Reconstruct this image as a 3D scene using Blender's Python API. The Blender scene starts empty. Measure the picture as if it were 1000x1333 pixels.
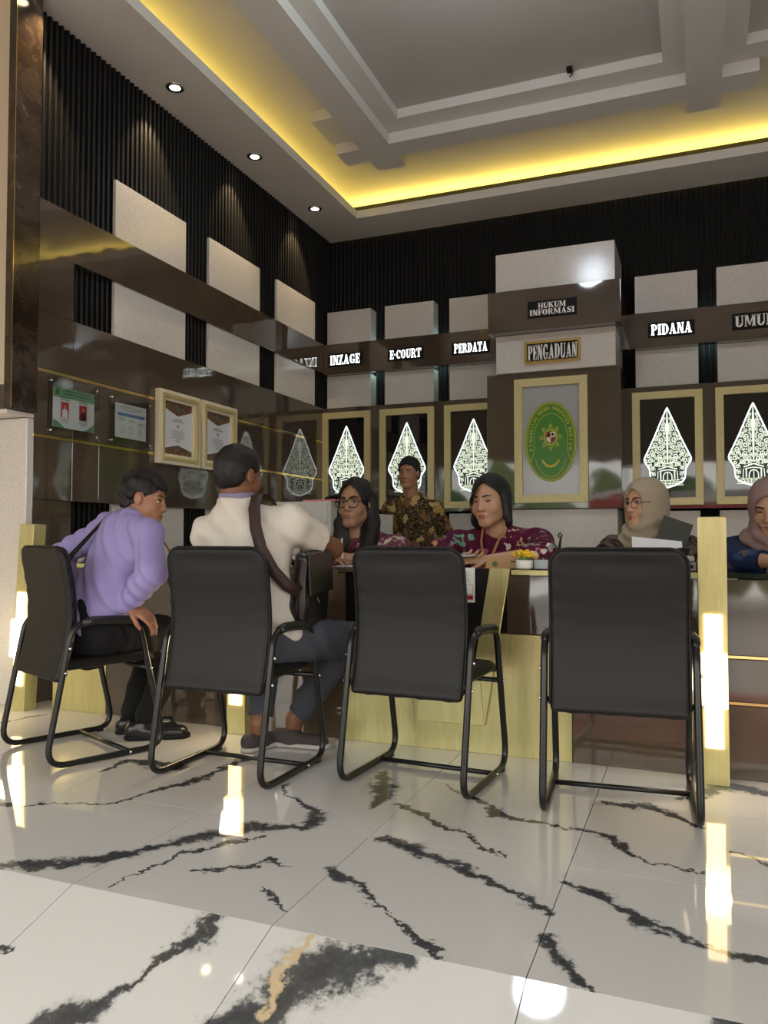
import bpy, bmesh, math, random
import numpy as np
from mathutils import Vector, Matrix
S = bpy.context.scene
COL = S.collection
PI = math.pi
rnd = random.Random(7)

# ---------------- camera ----------------
cam_d = bpy.data.cameras.new('camera')
cam = bpy.data.objects.new('camera', cam_d); COL.objects.link(cam)
cam.location = (0, 0, 0.91)
PITCH, YAW = 0.0340, 0.3778
cam.rotation_euler = (PI / 2 + PITCH, 0, YAW)
cam_d.sensor_fit = 'VERTICAL'; cam_d.sensor_height = 36.0
cam_d.lens = 36.0 * 1022.0 / 1333.0
cam_d.clip_start = 0.05; cam_d.clip_end = 200
S.camera = cam
# ---------------- view ----------------
S.view_settings.view_transform = 'Standard'
S.view_settings.look = 'None'
S.view_settings.gamma = 1.0
S.view_settings.use_curve_mapping = False
S.view_settings.exposure = 0.88
# ---------------- world: bright overcast sky ----------------
world = bpy.data.worlds.new('overcast_sky'); S.world = world
world.use_nodes = True
wn = world.node_tree; wn.nodes.clear()
w_out = wn.nodes.new('ShaderNodeOutputWorld'); w_bg = wn.nodes.new('ShaderNodeBackground')
w_tc = wn.nodes.new('ShaderNodeTexCoord'); w_sep = wn.nodes.new('ShaderNodeSeparateXYZ')
w_r = wn.nodes.new('ShaderNodeValToRGB')
w_r.color_ramp.elements[0].position = 0.0; w_r.color_ramp.elements[0].color = (0.88, 0.86, 0.80, 1)
w_r.color_ramp.elements[1].position = 0.8; w_r.color_ramp.elements[1].color = (0.80, 0.82, 0.82, 1)
wn.links.new(w_tc.outputs['Generated'], w_sep.inputs[0]); wn.links.new(w_sep.outputs['Z'], w_r.inputs[0])
wn.links.new(w_r.outputs[0], w_bg.inputs[0]); w_bg.inputs[1].default_value = 2.9
wn.links.new(w_bg.outputs[0], w_out.inputs[0])

def lamp(name, kind, loc, energy, color, rot=(0, 0, 0), **kw):
    d = bpy.data.lights.new(name, kind); d.energy = energy; d.color = color
    for k, v in kw.items(): setattr(d, k, v)
    o = bpy.data.objects.new(name, d); COL.objects.link(o); o.location = loc; o.rotation_euler = rot
    return o
# LED tape in the ceiling cove (points up), along the left wall and the back wall
COVE = (1.0, 0.70, 0.14)
lamp('cove_led_left', 'AREA', (-3.40, 4.15, 4.17), 8, COVE, (PI, 0, 0), shape='RECTANGLE', size=0.05, size_y=5.8)
lamp('cove_led_back', 'AREA', (0.55, 7.18, 4.17), 11.5, COVE, (PI, 0, 0), shape='RECTANGLE', size=7.6, size_y=0.05)
# round LED lamp in the coffer (its own lit disc is built with the ceiling)
for x, y, e in ((-1.07, 3.75, 17), (1.9, 3.75, 14)):
    lamp('coffer_lamp_light', 'POINT', (x, y, 3.97), e, (0.80, 0.90, 1.0), shadow_soft_size=0.15)
for y in (3.29, 4.32, 5.353, 6.42):
    lamp('downlight_spot', 'SPOT', (-3.235, y, 3.945), 26, (1.0, 0.74, 0.42), (0, 0.36, 0), spot_size=1.15, spot_blend=0.5, shadow_soft_size=0.03)

# ---------------- helpers ----------------
def link(name, me, mat=None, parent=None, smooth=False):
    o = bpy.data.objects.new(name, me); COL.objects.link(o)
    if mat is not None:
        if isinstance(mat, (list, tuple)):
            for m in mat: me.materials.append(m)
        else: me.materials.append(mat)
    if parent is not None: o.parent = parent
    if smooth:
        me.polygons.foreach_set('use_smooth', [True] * len(me.polygons))
    return o
def empty(name, loc=(0, 0, 0), rz=0.0):
    o = bpy.data.objects.new(name, None); COL.objects.link(o); o.location = loc; o.rotation_euler = (0, 0, rz)
    o.empty_display_size = 0.1
    return o
def tag(o, label=None, cat=None, group=None, kind=None):
    if label: o['label'] = label
    if cat: o['category'] = cat
    if group: o['group'] = group
    if kind: o['kind'] = kind
    return o
def bevel(o, w=0.003, seg=2):
    m = o.modifiers.new('bevel', 'BEVEL'); m.width = w; m.segments = seg; m.limit_method = 'ANGLE'; m.angle_limit = 0.6
    return o

class MB:
    def __init__(s): s.v = []; s.f = []; s.mi = []; s.cur = 0
    def face(s, idx): s.f.append(tuple(idx)); s.mi.append(s.cur)
    def quad(s, a, b, c, d):
        n = len(s.v); s.v += [a, b, c, d]; s.face((n, n + 1, n + 2, n + 3)); return s
    def box(s, x0, x1, y0, y1, z0, z1):
        n = len(s.v)
        s.v += [(x0, y0, z0), (x1, y0, z0), (x1, y1, z0), (x0, y1, z0), (x0, y0, z1), (x1, y0, z1), (x1, y1, z1), (x0, y1, z1)]
        for q in ((0, 3, 2, 1), (4, 5, 6, 7), (0, 1, 5, 4), (1, 2, 6, 5), (2, 3, 7, 6), (3, 0, 4, 7)): s.face([n + i for i in q])
        return s
    def prism(s, poly, y0, y1):      # poly in (x,z), extruded along y
        n = len(s.v); k = len(poly)
        s.v += [(x, y0, z) for x, z in poly] + [(x, y1, z) for x, z in poly]
        s.face([n + i for i in range(k)]); s.face([n + k + i for i in reversed(range(k))])
        for i in range(k):
            j = (i + 1) % k; s.face((n + j, n + i, n + k + i, n + k + j))
        return s
    def tube(s, pts, r, seg=10, closed=False, caps=True):
        P = [Vector(p) for p in pts]; k = len(P)
        rr = r if isinstance(r, (list, tuple)) else [r] * k
        T = []
        for i in range(k):
            a = P[(i - 1) % k] if (closed or i > 0) else P[i]; b = P[(i + 1) % k] if (closed or i < k - 1) else P[i]
            T.append((b - a).normalized())
        up = Vector((0, 0, 1)) if abs(T[0].z) < 0.9 else Vector((1, 0, 0))
        N = (up - T[0] * up.dot(T[0])).normalized()
        n0 = len(s.v)
        for i in range(k):
            N = (N - T[i] * N.dot(T[i])).normalized(); B = T[i].cross(N)
            for j in range(seg):
                a = 2 * PI * j / seg
                s.v.append(tuple(P[i] + (N * math.cos(a) + B * math.sin(a)) * rr[i]))
        for i in range(k if closed else k - 1):
            i2 = (i + 1) % k
            for j in range(seg):
                j2 = (j + 1) % seg
                s.face((n0 + i * seg + j, n0 + i * seg + j2, n0 + i2 * seg + j2, n0 + i2 * seg + j))
        if caps and not closed:
            s.face([n0 + j for j in reversed(range(seg))]); s.face([n0 + (k - 1) * seg + j for j in range(seg)])
        return s
    def lathe(s, prof, c=(0, 0, 0), seg=24):    # prof: (r,z)
        n0 = len(s.v); k = len(prof)
        for r, z in prof:
            for j in range(seg):
                a = 2 * PI * j / seg; s.v.append((c[0] + r * math.cos(a), c[1] + r * math.sin(a), c[2] + z))
        for i in range(k - 1):
            for j in range(seg):
                j2 = (j + 1) % seg; s.face((n0 + i * seg + j, n0 + i * seg + j2, n0 + (i + 1) * seg + j2, n0 + (i + 1) * seg + j))
        s.face([n0 + j for j in reversed(range(seg))]); s.face([n0 + (k - 1) * seg + j for j in range(seg)])
        return s
    def ball(s, c, r, seg=10, ring=6, sc=(1, 1, 1)):
        prof = []
        n0 = len(s.v)
        for i in range(ring + 1):
            t = PI * i / ring - PI / 2; rr = max(math.cos(t), 0.02)
            for j in range(seg):
                a = 2 * PI * j / seg
                s.v.append((c[0] + r * sc[0] * rr * math.cos(a), c[1] + r * sc[1] * rr * math.sin(a), c[2] + r * sc[2] * math.sin(t)))
        for i in range(ring):
            for j in range(seg):
                j2 = (j + 1) % seg; s.face((n0 + i * seg + j, n0 + i * seg + j2, n0 + (i + 1) * seg + j2, n0 + (i + 1) * seg + j))
        return s
    def mesh(s, name):
        me = bpy.data.meshes.new(name); me.from_pydata(s.v, [], s.f); me.update()
        if any(s.mi): me.polygons.foreach_set('material_index', s.mi)
        return me
    def build(s, name, mat, parent=None, smooth=False):
        return link(name, s.mesh(name), mat, parent, smooth)
def fillet(pts, rads, n=6, closed=False):
    out = []; k = len(pts)
    for i in range(k):
        p = Vector(pts[i]); r = rads[i]
        if (not closed and i in (0, k - 1)) or r <= 0: out.append(tuple(p)); continue
        a = Vector(pts[i - 1]) - p; b = Vector(pts[(i + 1) % k]) - p
        la, lb = a.length, b.length; a.normalize(); b.normalize()
        ang = a.angle(b); t = min(r / math.tan(ang / 2), la * .49, lb * .49)
        p1 = p + a * t; p2 = p + b * t
        for q in range(n + 1):
            u = q / n; out.append(tuple(p1 * (1 - u) ** 2 + p * 2 * u * (1 - u) + p2 * u * u))
    return out

# ---------------- materials ----------------
class NT:
    def __init__(s, m): s.t = m.node_tree; s.l = s.t.links
    def n(s, ty, **kw):
        x = s.t.nodes.new('ShaderNode' + ty)
        for k, v in kw.items(): setattr(x, k, v)
        return x
    def set(s, sock, v):
        if isinstance(v, bpy.types.NodeSocket): s.l.new(v, sock)
        else: sock.default_value = v
    def math(s, op, a, b=None, c=None, clamp=False):
        x = s.n('Math', operation=op, use_clamp=clamp); s.set(x.inputs[0], a)
        if b is not None: s.set(x.inputs[1], b)
        if c is not None: s.set(x.inputs[2], c)
        return x.outputs[0]
    def vmath(s, op, a, b=None, out=0):
        x = s.n('VectorMath', operation=op); s.set(x.inputs[0], a)
        if b is not None: s.set(x.inputs[1], b)
        return x.outputs[out]
    def noise(s, vec, scale, detail=3, rough=.5):
        x = s.n('TexNoise'); s.set(x.inputs['Vector'], vec); x.inputs['Scale'].default_value = scale
        x.inputs['Detail'].default_value = detail; x.inputs['Roughness'].default_value = rough
        return x
    def ramp(s, fac, stops, interp='LINEAR'):
        x = s.n('ValToRGB'); x.color_ramp.interpolation = interp; s.set(x.inputs[0], fac); e = x.color_ramp.elements
        while len(e) < len(stops): e.new(0.5)
        for i, (p, c) in enumerate(stops): e[i].position = p; e[i].color = (*c, 1) if len(c) == 3 else c
        return x.outputs[0]
    def mix(s, f, a, b):
        x = s.n('Mix', data_type='RGBA'); s.set(x.inputs[0], f)
        s.set(x.inputs[6], a if isinstance(a, bpy.types.NodeSocket) else (*a, 1)); s.set(x.inputs[7], b if isinstance(b, bpy.types.NodeSocket) else (*b, 1))
        return x.outputs[2]
    def bump(s, h, strength, dist=0.01):
        x = s.n('Bump'); x.inputs['Strength'].default_value = strength; x.inputs['Distance'].default_value = dist
        s.set(x.inputs['Height'], h); return x.outputs[0]
def mat(name, col=(.5, .5, .5), rough=.5, metal=0.0, coat=0.0, spec=None, emit=None, estr=0.0, alpha=None, trans=None):
    m = bpy.data.materials.new(name); m.use_nodes = True
    b = m.node_tree.nodes['Principled BSDF']
    b.inputs['Base Color'].default_value = (*col, 1); b.inputs['Roughness'].default_value = rough; b.inputs['Metallic'].default_value = metal
    if coat: b.inputs['Coat Weight'].default_value = coat; b.inputs['Coat Roughness'].default_value = 0.02
    if spec is not None: b.inputs['Specular IOR Level'].default_value = spec
    if emit: b.inputs['Emission Color'].default_value = (*emit, 1); b.inputs['Emission Strength'].default_value = estr
    if trans: b.inputs['Transmission Weight'].default_value = trans
    m.diffuse_color = (*col, 1)
    return m
def bsdf(m): return m.node_tree.nodes['Principled BSDF']
def textured(name, col, col2, rough, scale, stretch=(1, 1, 1), bumpst=0.0, detail=4, lo=.35, hi=.65, **kw):
    m = mat(name, col, rough, **kw); t = NT(m); b = bsdf(m)
    tc = t.n('TexCoord'); mp = t.n('Mapping'); mp.inputs['Scale'].default_value = stretch; t.l.new(tc.outputs['Object'], mp.inputs[0])
    nz = t.noise(mp.outputs[0], scale, detail)
    c = t.ramp(nz.outputs['Fac'], [(lo, col), (hi, col2)]); t.l.new(c, b.inputs['Base Color'])
    if bumpst: t.l.new(t.bump(nz.outputs['Fac'], bumpst, .004), b.inputs['Normal'])
    return m
M = {}
M['brown'] = textured('brown_gloss_laminate', (.066, .049, .035), (.078, .058, .042), .05, 3, coat=.3)
bsdf(M['brown']).inputs['Specular IOR Level'].default_value = .8
bsdf_ = None
_t = NT(M['brown']); _tc = _t.n('TexCoord'); _nz = _t.noise(_tc.outputs['Object'], 1.7, 2)
_t.l.new(_t.bump(_nz.outputs['Fac'], .12, .05), bsdf(M['brown']).inputs['Normal'])
M['white_lam'] = textured('white_speckled_laminate', (.60, .57, .52), (.66, .63, .585), .16, 70, bumpst=.04, lo=.40, hi=.5)
M['slat'] = textured('black_fluted_panel', (.007, .007, .0065), (.012, .011, .010), .42, 30, (1, 1, .1))
bsdf(M['slat']).inputs['Specular IOR Level'].default_value = .22
M['gold'] = textured('champagne_gold_laminate', (.52, .47, .20), (.58, .53, .25), .30, 60, (1, 1, .15), bumpst=.12, metal=.35)
M['gold_frame'] = textured('pale_gold_frame', (.60, .52, .25), (.66, .57, .29), .35, 40, bumpst=.05, metal=.2)
M['gold_strip'] = mat('polished_gold_strip', (.83, .62, .26), .12, 1.0)
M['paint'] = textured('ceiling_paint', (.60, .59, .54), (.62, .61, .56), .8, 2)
M['coffer'] = textured('coffer_dark_tone', (.43, .41, .37), (.46, .44, .40), .8, 2)  # coffer fields get a darker tone than the ceiling around them
M['beige'] = mat('beige_paint', (.62, .55, .42), .7)
M['black'] = mat('matte_black', (.006, .006, .006), .6, spec=.2)
M['black_gloss'] = mat('black_glass', (.006, .006, .007), .04, coat=.5)
M['leather'] = textured('black_leatherette', (.0065, .0065, .0065), (.008, .008, .008), .46, 260, bumpst=.2, spec=.3)
M['tube'] = mat('black_steel_tube', (.012, .012, .012), .3, .2)
M['pad'] = mat('arm_pad_plastic', (.014, .014, .014), .38)
M['chrome'] = mat('bright_steel', (.75, .75, .73), .2, 1.0)
M['postlight'] = mat('lit_warm_diffuser', (1, 1, 1), .5, emit=(1.0, .68, .30), estr=3.6)
M['downlight'] = mat('lit_downlight', (1, 1, 1), .5, emit=(1.0, .88, .62), estr=8.0)
M['lamp_disc'] = mat('lit_lamp_disc', (1, 1, 1), .5, emit=(.72, .86, 1.0), estr=5.0)
M['letters'] = mat('lit_white_letters', (1, 1, 1), .5, emit=(.93, 1.0, .98), estr=.8)
M['letters_off'] = mat('white_letters', (.90, .88, .84), .4)
M['fili'] = mat('lit_cut_filigree', (.4, .4, .36), .5, emit=(.90, 1.0, .76), estr=.56)
M['glow'] = mat('lit_backing', (.02, .025, .035), .5, emit=(.55, .72, .95), estr=.012)
M['rim'] = mat('lit_white_rim', (1, 1, 1), .5, emit=(.88, 1.0, .98), estr=.85)
M['led'] = mat('lit_cyan_led', (1, 1, 1), .5, emit=(.60, 1.0, .98), estr=9.0)
M['led_yellow'] = mat('lit_yellow_led', (1, 1, 1), .5, emit=(1.0, .72, .15), estr=5.0)
M['acrylic'] = mat('clear_acrylic', (.9, .95, .93), .02, trans=1.0)
bsdf(M['acrylic']).inputs['IOR'].default_value = 1.3
M['glass'] = mat('clear_glass', (.95, .97, .97), .0, trans=1.0); bsdf(M['glass']).inputs['IOR'].default_value = 1.25
M['paper'] = mat('white_paper', (.72, .73, .76), .6)
M['panel_grey'] = mat('light_grey_panel', (.42, .42, .43), .12)
M['green'] = mat('emblem_green', (.05, .24, .012), .3)
M['yellow'] = mat('emblem_gold', (.62, .55, .05), .35)
M['red'] = mat('emblem_red', (.30, .01, .015), .4)
M['white'] = mat('plain_white', (.8, .8, .78), .4)
M['ink'] = mat('printed_grey', (.12, .12, .13), .6)

# marble floor: veins lie at fixed places on the tiles
def marble(name, veins, cream=(), k=1.0):
    m = mat(name, (.6, .59, .57), .035); t = NT(m); b = bsdf(m)
    geo = t.n('NewGeometry'); P = geo.outputs['Position']
    flat = t.vmath('MULTIPLY', P, (1, 1, 0))
    n1 = t.noise(flat, 7, 5, .62); n2 = t.noise(flat, 38, 4, .6)
    w1 = t.vmath('MULTIPLY', t.vmath('SUBTRACT', n1.outputs['Color'], (.5, .5, .5)), (.16, .16, 0))
    w2 = t.vmath('MULTIPLY', t.vmath('SUBTRACT', n2.outputs['Color'], (.5, .5, .5)), (.05, .05, 0))
    Q = t.vmath('ADD', t.vmath('ADD', flat, w1), w2)
    dark = None; halo = None
    for pts, ws in veins:
        for i in range(len(pts) - 1):
            A = Vector((*pts[i][:2], 0)); B = Vector((*pts[i + 1][:2], 0)); BA = B - A
            pa = t.vmath('SUBTRACT', Q, tuple(A))
            h = t.math('DIVIDE', t.vmath('DOT_PRODUCT', pa, tuple(BA), out=1), BA.length_squared, clamp=True)
            sc = t.n('VectorMath', operation='SCALE'); sc.inputs[0].default_value = tuple(BA); t.l.new(h, sc.inputs['Scale'])
            d = t.vmath('LENGTH', t.vmath('SUBTRACT', pa, sc.outputs[0]), out=1)
            w = t.math('MULTIPLY_ADD', h, (ws[i + 1] - ws[i]) * 1.35, ws[i] * 1.35)
            v = t.math('DIVIDE', d, w)
            dark = v if dark is None else t.math('MINIMUM', dark, v)
    n3 = t.noise(flat, 60, 5, .7); n4 = t.noise(flat, 16, 4, .6)
    v = t.math('ADD', dark, t.math('MULTIPLY', t.math('SUBTRACT', n3.outputs['Fac'], .5), 1.5))
    v = t.math('ADD', v, t.math('MULTIPLY', t.math('SUBTRACT', n4.outputs['Fac'], .5), 2.6))
    c = t.ramp(t.math('MULTIPLY', v, .4, clamp=True), [(0.0, (.022, .026, .030)), (.30, (.05, .055, .06)), (.42, (.33 * k, .33 * k, .31 * k)), (.52, (.56 * k, .55 * k, .52 * k)), (.75, (.645 * k, .635 * k, .61 * k))])
    for A, B, w in cream:
        A = Vector((*A, 0)); BA = Vector((*B, 0)) - A; pa = t.vmath('SUBTRACT', Q, tuple(A)); h = t.math('DIVIDE', t.vmath('DOT_PRODUCT', pa, tuple(BA), out=1), BA.length_squared, clamp=True)
        sc = t.n('VectorMath', operation='SCALE'); sc.inputs[0].default_value = tuple(BA); t.l.new(h, sc.inputs['Scale'])
        d = t.vmath('LENGTH', t.vmath('SUBTRACT', pa, sc.outputs[0]), out=1)
        c = t.mix(t.math('MULTIPLY', t.math('SUBTRACT', 1.0, t.math('DIVIDE', d, w), clamp=True), 1.6, clamp=True), c, (.52, .40, .24))
    cl = t.noise(flat, 1.3, 3); c2 = t.mix(t.math('MULTIPLY', cl.outputs['Fac'], .14), c, (.42, .41, .39))
    t.l.new(c2, b.inputs['Base Color'])
    return m
VE = [([(-1.81, 1.66), (-1.71, 1.71), (-1.6, 1.8), (-1.53, 1.86), (-1.49, 1.95), (-1.37, 2.1), (-1.32, 2.18), (-1.16, 2.26)], [.014, .024, .02, .014, .016, .03, .028, .008]),
 ([(-1.16, 2.25), (-1.14, 2.33), (-1.19, 2.39), (-1.32, 2.48), (-1.43, 2.59)], [.016, .022, .012, .006, .005]),
 ([(-1.23, 2.12), (-1.3, 2.03), (-1.38, 1.94), (-1.44, 1.7)], [.004, .006, .006, .003]),
 ([(-1.31, 1.82), (-1.21, 1.89), (-1.14, 1.97), (-1.06, 1.96)], [.003, .009, .008, .002]), ([(-1.06, 1.82), (-.99, 1.77), (-.94, 1.72)], [.003, .007, .004]),
 ([(-.94, 1.98), (-.85, 1.93), (-.71, 1.8)], [.014, .011, .003]),
 ([(-.89, 2.24), (-.76, 2.21), (-.61, 2.12), (-.46, 2.03), (-.35, 1.94)], [.012, .022, .014, .009, .007]),
 ([(-.34, 2.14), (-.24, 2.1), (-.13, 1.98), (.01, 1.93), (.06, 1.9), (.13, 1.89)], [.007, .014, .014, .006, .011, .012]),
 ([(-.34, 1.81), (-.28, 1.75), (-.19, 1.66)], [.014, .015, .004]), ([(-.71, 1.78), (-.59, 1.73), (-.52, 1.65)], [.003, .007, .006]),
 ([(-.95, 2.57), (-.75, 2.42), (-.54, 2.26)], [.012, .007, .003]), ([(-.86, 2.82), (-.61, 2.58), (-.36, 2.54)], [.004, .011, .004]),
 ([(-.3, 2.83), (-.15, 2.83), (.01, 2.7)], [.012, .018, .006]), ([(-.35, 2.55), (-.26, 2.51), (-.14, 2.37), (.01, 2.33)], [.008, .012, .004, .003]),
 ([(-1.14, 2.85), (-1.07, 2.7), (-1.02, 2.5)], [.02, .03, .012]),
 ([(-2.24, 2.06), (-2.15, 2.07), (-1.87, 2.2), (-1.83, 2.35), (-1.75, 2.58), (-1.73, 2.88)], [.012, .004, .005, .01, .014, .012]),
 ([(-1.94, 2.62), (-2.18, 2.64), (-2.17, 2.47)], [.03, .018, .006]), ([(-.05, 2.97), (.09, 3.16), (.23, 3.15)], [.008, .028, .02]),
 ([(.08, 2.52), (.18, 2.47)], [.005, .005]), ([(-3.22, 2.95), (-3.14, 3.17)], [.005, .005])]
VR = [([(-1.269, 1.302), (-1.212, 1.34), (-1.17, 1.409), (-1.133, 1.479), (-1.104, 1.552), (-1.096, 1.65)], [.028, .024, .008, .008, .016, .018]),
 ([(-.92, 1.33), (-.839, 1.464), (-.789, 1.54), (-.724, 1.597), (-.60, 1.635)], [.03, .035, .045, .04, .02]),
 ([(.035, 1.652), (.114, 1.62), (.3, 1.4)], [.02, .03, .02]), ([(-1.61, 1.47), (-1.535, 1.443)], [.006, .004])]
M['marble'] = marble('polished_marble_tile', VE, (), .86)
M['marble_ramp'] = marble('polished_marble_ramp_tile', VR, [((-.842, 1.453), (-.849, 1.529), .016), ((-.849, 1.529), (-.851, 1.64), .014)], .88)
# dark brown marble of the pillar
m = mat('dark_brown_marble', (.05, .03, .02), .12, coat=.4); t = NT(m); tc = t.n('TexCoord')
nz = t.noise(tc.outputs['Object'], 2.2, 8, .6); w = t.vmath('ADD', tc.outputs['Object'], t.vmath('MULTIPLY', nz.outputs['Color'], (1.3, 1.3, 1.3)))
nz2 = t.noise(w, 3.2, 9, .68)
t.l.new(t.ramp(nz2.outputs['Fac'], [(.30, (.010, .007, .005)), (.46, (.030, .019, .013)), (.53, (.055, .036, .022)), (.58, (.035, .024, .018)), (.66, (.12, .09, .065)), (.72, (.04, .03, .022))]), bsdf(m).inputs['Base Color'])
M['pillar'] = m
# ---------------- text ----------------
def text_mesh(txt, size, bold=0.0, squeeze=1.0, spacing=1.0, extrude=0.0):
    c = bpy.data.curves.new('t', 'FONT'); c.body = txt; c.size = size; c.align_x = 'CENTER'; c.align_y = 'CENTER'
    c.offset = bold; c.space_character = spacing; c.extrude = extrude; c.resolution_u = 3; c.space_line = .82
    o = bpy.data.objects.new('t', c); COL.objects.link(o)
    dg = bpy.context.evaluated_depsgraph_get(); me = bpy.data.meshes.new_from_object(o.evaluated_get(dg))
    bpy.data.objects.remove(o); bpy.data.curves.remove(c)
    for v in me.vertices: v.co = (v.co.x * squeeze, -v.co.z, v.co.y)      # stands up, faces -Y
    return me
def fit_text(txt, w, h, bold=0.0, spacing=1.0):
    me = text_mesh(txt, 1.0, bold, 1.0, spacing, .0)
    xs = [v.co.x for v in me.vertices]; zs = [v.co.z for v in me.vertices]
    x0, x1, z0, z1 = min(xs), max(xs), min(zs), max(zs)
    for v in me.vertices: v.co = ((v.co.x - (x0 + x1) / 2) * w / (x1 - x0), 0, (v.co.z - (z0 + z1) / 2) * h / (z1 - z0))
    return me
def text_obj(name, me, mat_, parent, loc, rz=0.0):
    me.materials.clear(); o = link(name, me, mat_, parent); o.location = loc; o.rotation_euler = (0, 0, rz); return o

# ---------------- floor ----------------
fl = MB().box(-4.8, 5.0, 1.66, 8.0, -.12, -.012).build('floor', M['marble']); tag(fl, kind='structure')
tile = MB().box(-.2988, .2988, -.2988, .2988, -.012, 0).mesh('tile'); tile.materials.append(M['marble'])
XS = [-.338 + .6 * k for k in range(-6, 6)]
for ix in range(len(XS) - 1):
    for iy in range(3):
        o = link('tile', tile, None, fl); o.location = ((XS[ix] + XS[ix + 1]) / 2, 1.95 + .6 * iy, 0)
# sloping entrance ramp (falls towards the door)
rp = empty('ramp', (0, 1.65, 0)); rp.rotation_euler = (math.atan(.3), 0, 0); tag(rp, kind='structure')
MB().box(-4.8, 5.0, -2.4, 0, -.12, -.012).build('ramp_bed', M['marble_ramp'], rp)
rt = MB().box(-.2988, .2988, -.5988, -.0006, -.012, 0).mesh('ramp_tile'); rt.materials.append(M['marble_ramp'])
for ix in range(len(XS) - 1):
    for iy in range(2):
        o = link('tile', rt, None, rp); o.location = ((XS[ix] + XS[ix + 1]) / 2, -.6 * iy, 0)
gr = MB().box(-14, 14, -16, -.75, -.85, -.72).build('ground', textured('pale_paving', (.36, .35, .33), (.42, .41, .39), .7, 2)); tag(gr, kind='structure')

# ---------------- walls ----------------
XL, YB, ZC = -3.46, 7.24, 3.96
we = MB().box(-4.8, -4.6, -.6, 3.3, -1, 4.4).build('wall_entrance', M['beige']); tag(we, kind='structure')
wl = MB().box(XL - .2, XL - .02, 3.31, YB + .2, -.1, 4.4).build('wall_left', M['black']); tag(wl, kind='structure')
wb = MB().box(XL - .2, 5.0, YB + .02, YB + .2, -.1, 4.4).build('wall_back', M['black']); tag(wb, kind='structure')
wf = MB().box(-4.8, 5.0, -.8, -.6, 2.25, 4.4).build('wall_front', M['beige']); tag(wf, kind='structure')
wr = MB().box(4.8, 5.0, -.6, YB, -.8, 4.4).build('wall_right', M['beige']); tag(wr, kind='structure')
def slats(name, parent, horizontal, a0, a1, z0, z1, pitch=.045):
    mb = MB(); a = a0
    while a < a1:
        w = .028
        sec = [(0, 0), (.004, .014), (w / 2, .020), (w - .004, .014), (w, 0)]
        for i in range(4):
            (u0, d0), (u1, d1) = sec[i], sec[i + 1]
            if horizontal: mb.quad((a + u0, YB + .02 - d0, z0), (a + u1, YB + .02 - d1, z0), (a + u1, YB + .02 - d1, z1), (a + u0, YB + .02 - d0, z1))
            else: mb.quad((XL - .02 + d0, a + u0, z0), (XL - .02 + d0, a + u0, z1), (XL - .02 + d1, a + u1, z1), (XL - .02 + d1, a + u1, z0))
        a += pitch
    o = mb.build(name, M['slat'], parent); tag(o, kind='stuff'); return o
slats('slat_cladding', wl, False, 3.31, YB, 0, ZC)
slats('slat_cladding', wb, True, XL, 4.8, 0, ZC)
def panel(mb_or_box, matn, parent, name='panel', bev=.002):
    o = MB().box(*mb_or_box).build(name, M[matn], parent); bevel(o, bev, 1); return o
# left wall cladding
LOWX, BANDX, BLKX = -3.41, -3.42, -3.435
EDGE = [3.315, 3.61, 4.75, 5.9, 6.99]
panel((XL, LOWX, 3.315, 3.6085, 2.2, 2.552), 'brown', wl)
panel((XL, BANDX, 3.315, 7.02, 2.552, 2.842), 'brown', wl, 'band_panel')
for (a, b) in ((3.315, 3.608), (3.61, 6.968)):
    panel((XL, LOWX, a, b, 1.872, 2.198), 'brown', wl)
for (a, b) in ((3.315, 3.608), (3.61, 5.20), (5.202, 6.30), (6.302, 6.968)):
    panel((XL, LOWX, a, b, 1.498, 1.853), 'brown', wl)
for (a, b) in ((3.315, 3.608), (3.61, 3.83), (3.832, 5.6), (5.602, 6.30), (6.302, 6.968)):
    panel((XL, LOWX, a, b, 1.13, 1.479), 'brown', wl)
panel((XL, LOWX, 3.315, 3.608, 0, 1.128), 'brown', wl)
for z in (1.854, 1.480): panel((XL, LOWX - .003, 3.32, 6.968, z, z + .017), 'gold_strip', wl, 'gold_strip', .0005)
for (a, b) in ((3.985, 4.735), (5.03, 5.78), (6.075, 6.825)):
    panel((XL, BLKX, a, b, 2.842, 3.22), 'white_lam', wl, 'white_block')
    panel((XL, BLKX, a, b, 2.2, 2.552), 'white_lam', wl, 'white_block')
    panel((XL, BLKX, a, b, .3, 1.13), 'white_lam', wl, 'white_block')
# back wall cladding
LOWY, BANDY, BLKY = 6.97, 7.0, 7.09
cols = [(-3.43, -2.955), (-2.806, -2.304), (-2.147, -1.645), (-.466, .04), (.189, .69), (.84, 1.34), (1.49, 1.99), (2.14, 2.64)]
for (a, b) in cols:
    panel((a, b, BLKY, YB, 2.842, 3.188), 'white_lam', wb, 'white_block')
    panel((a, b, BLKY, YB, 2.2, 2.536), 'white_lam', wb, 'white_block')
    panel((a, b, BLKY - .02, YB, .15, 1.145), 'white_lam', wb, 'white_block')
for (a, b) in ((-3.42, -1.60), (-.60, 2.8)):
    panel((a, b, BANDY, BANDY + .08, 2.537, 2.838), 'brown', wb, 'band_panel')
    panel((a, b, LOWY, YB, 1.16, 2.195), 'brown', wb)
for a in (-2.90, -2.245, .095, .745):
    for (z0, z1) in ((2.57, 2.81),):
        MB().box(a - .02, a + .045, BANDY + .09, BANDY + .10, z0, z1).build('led_strip', M['led'], wb)
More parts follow.
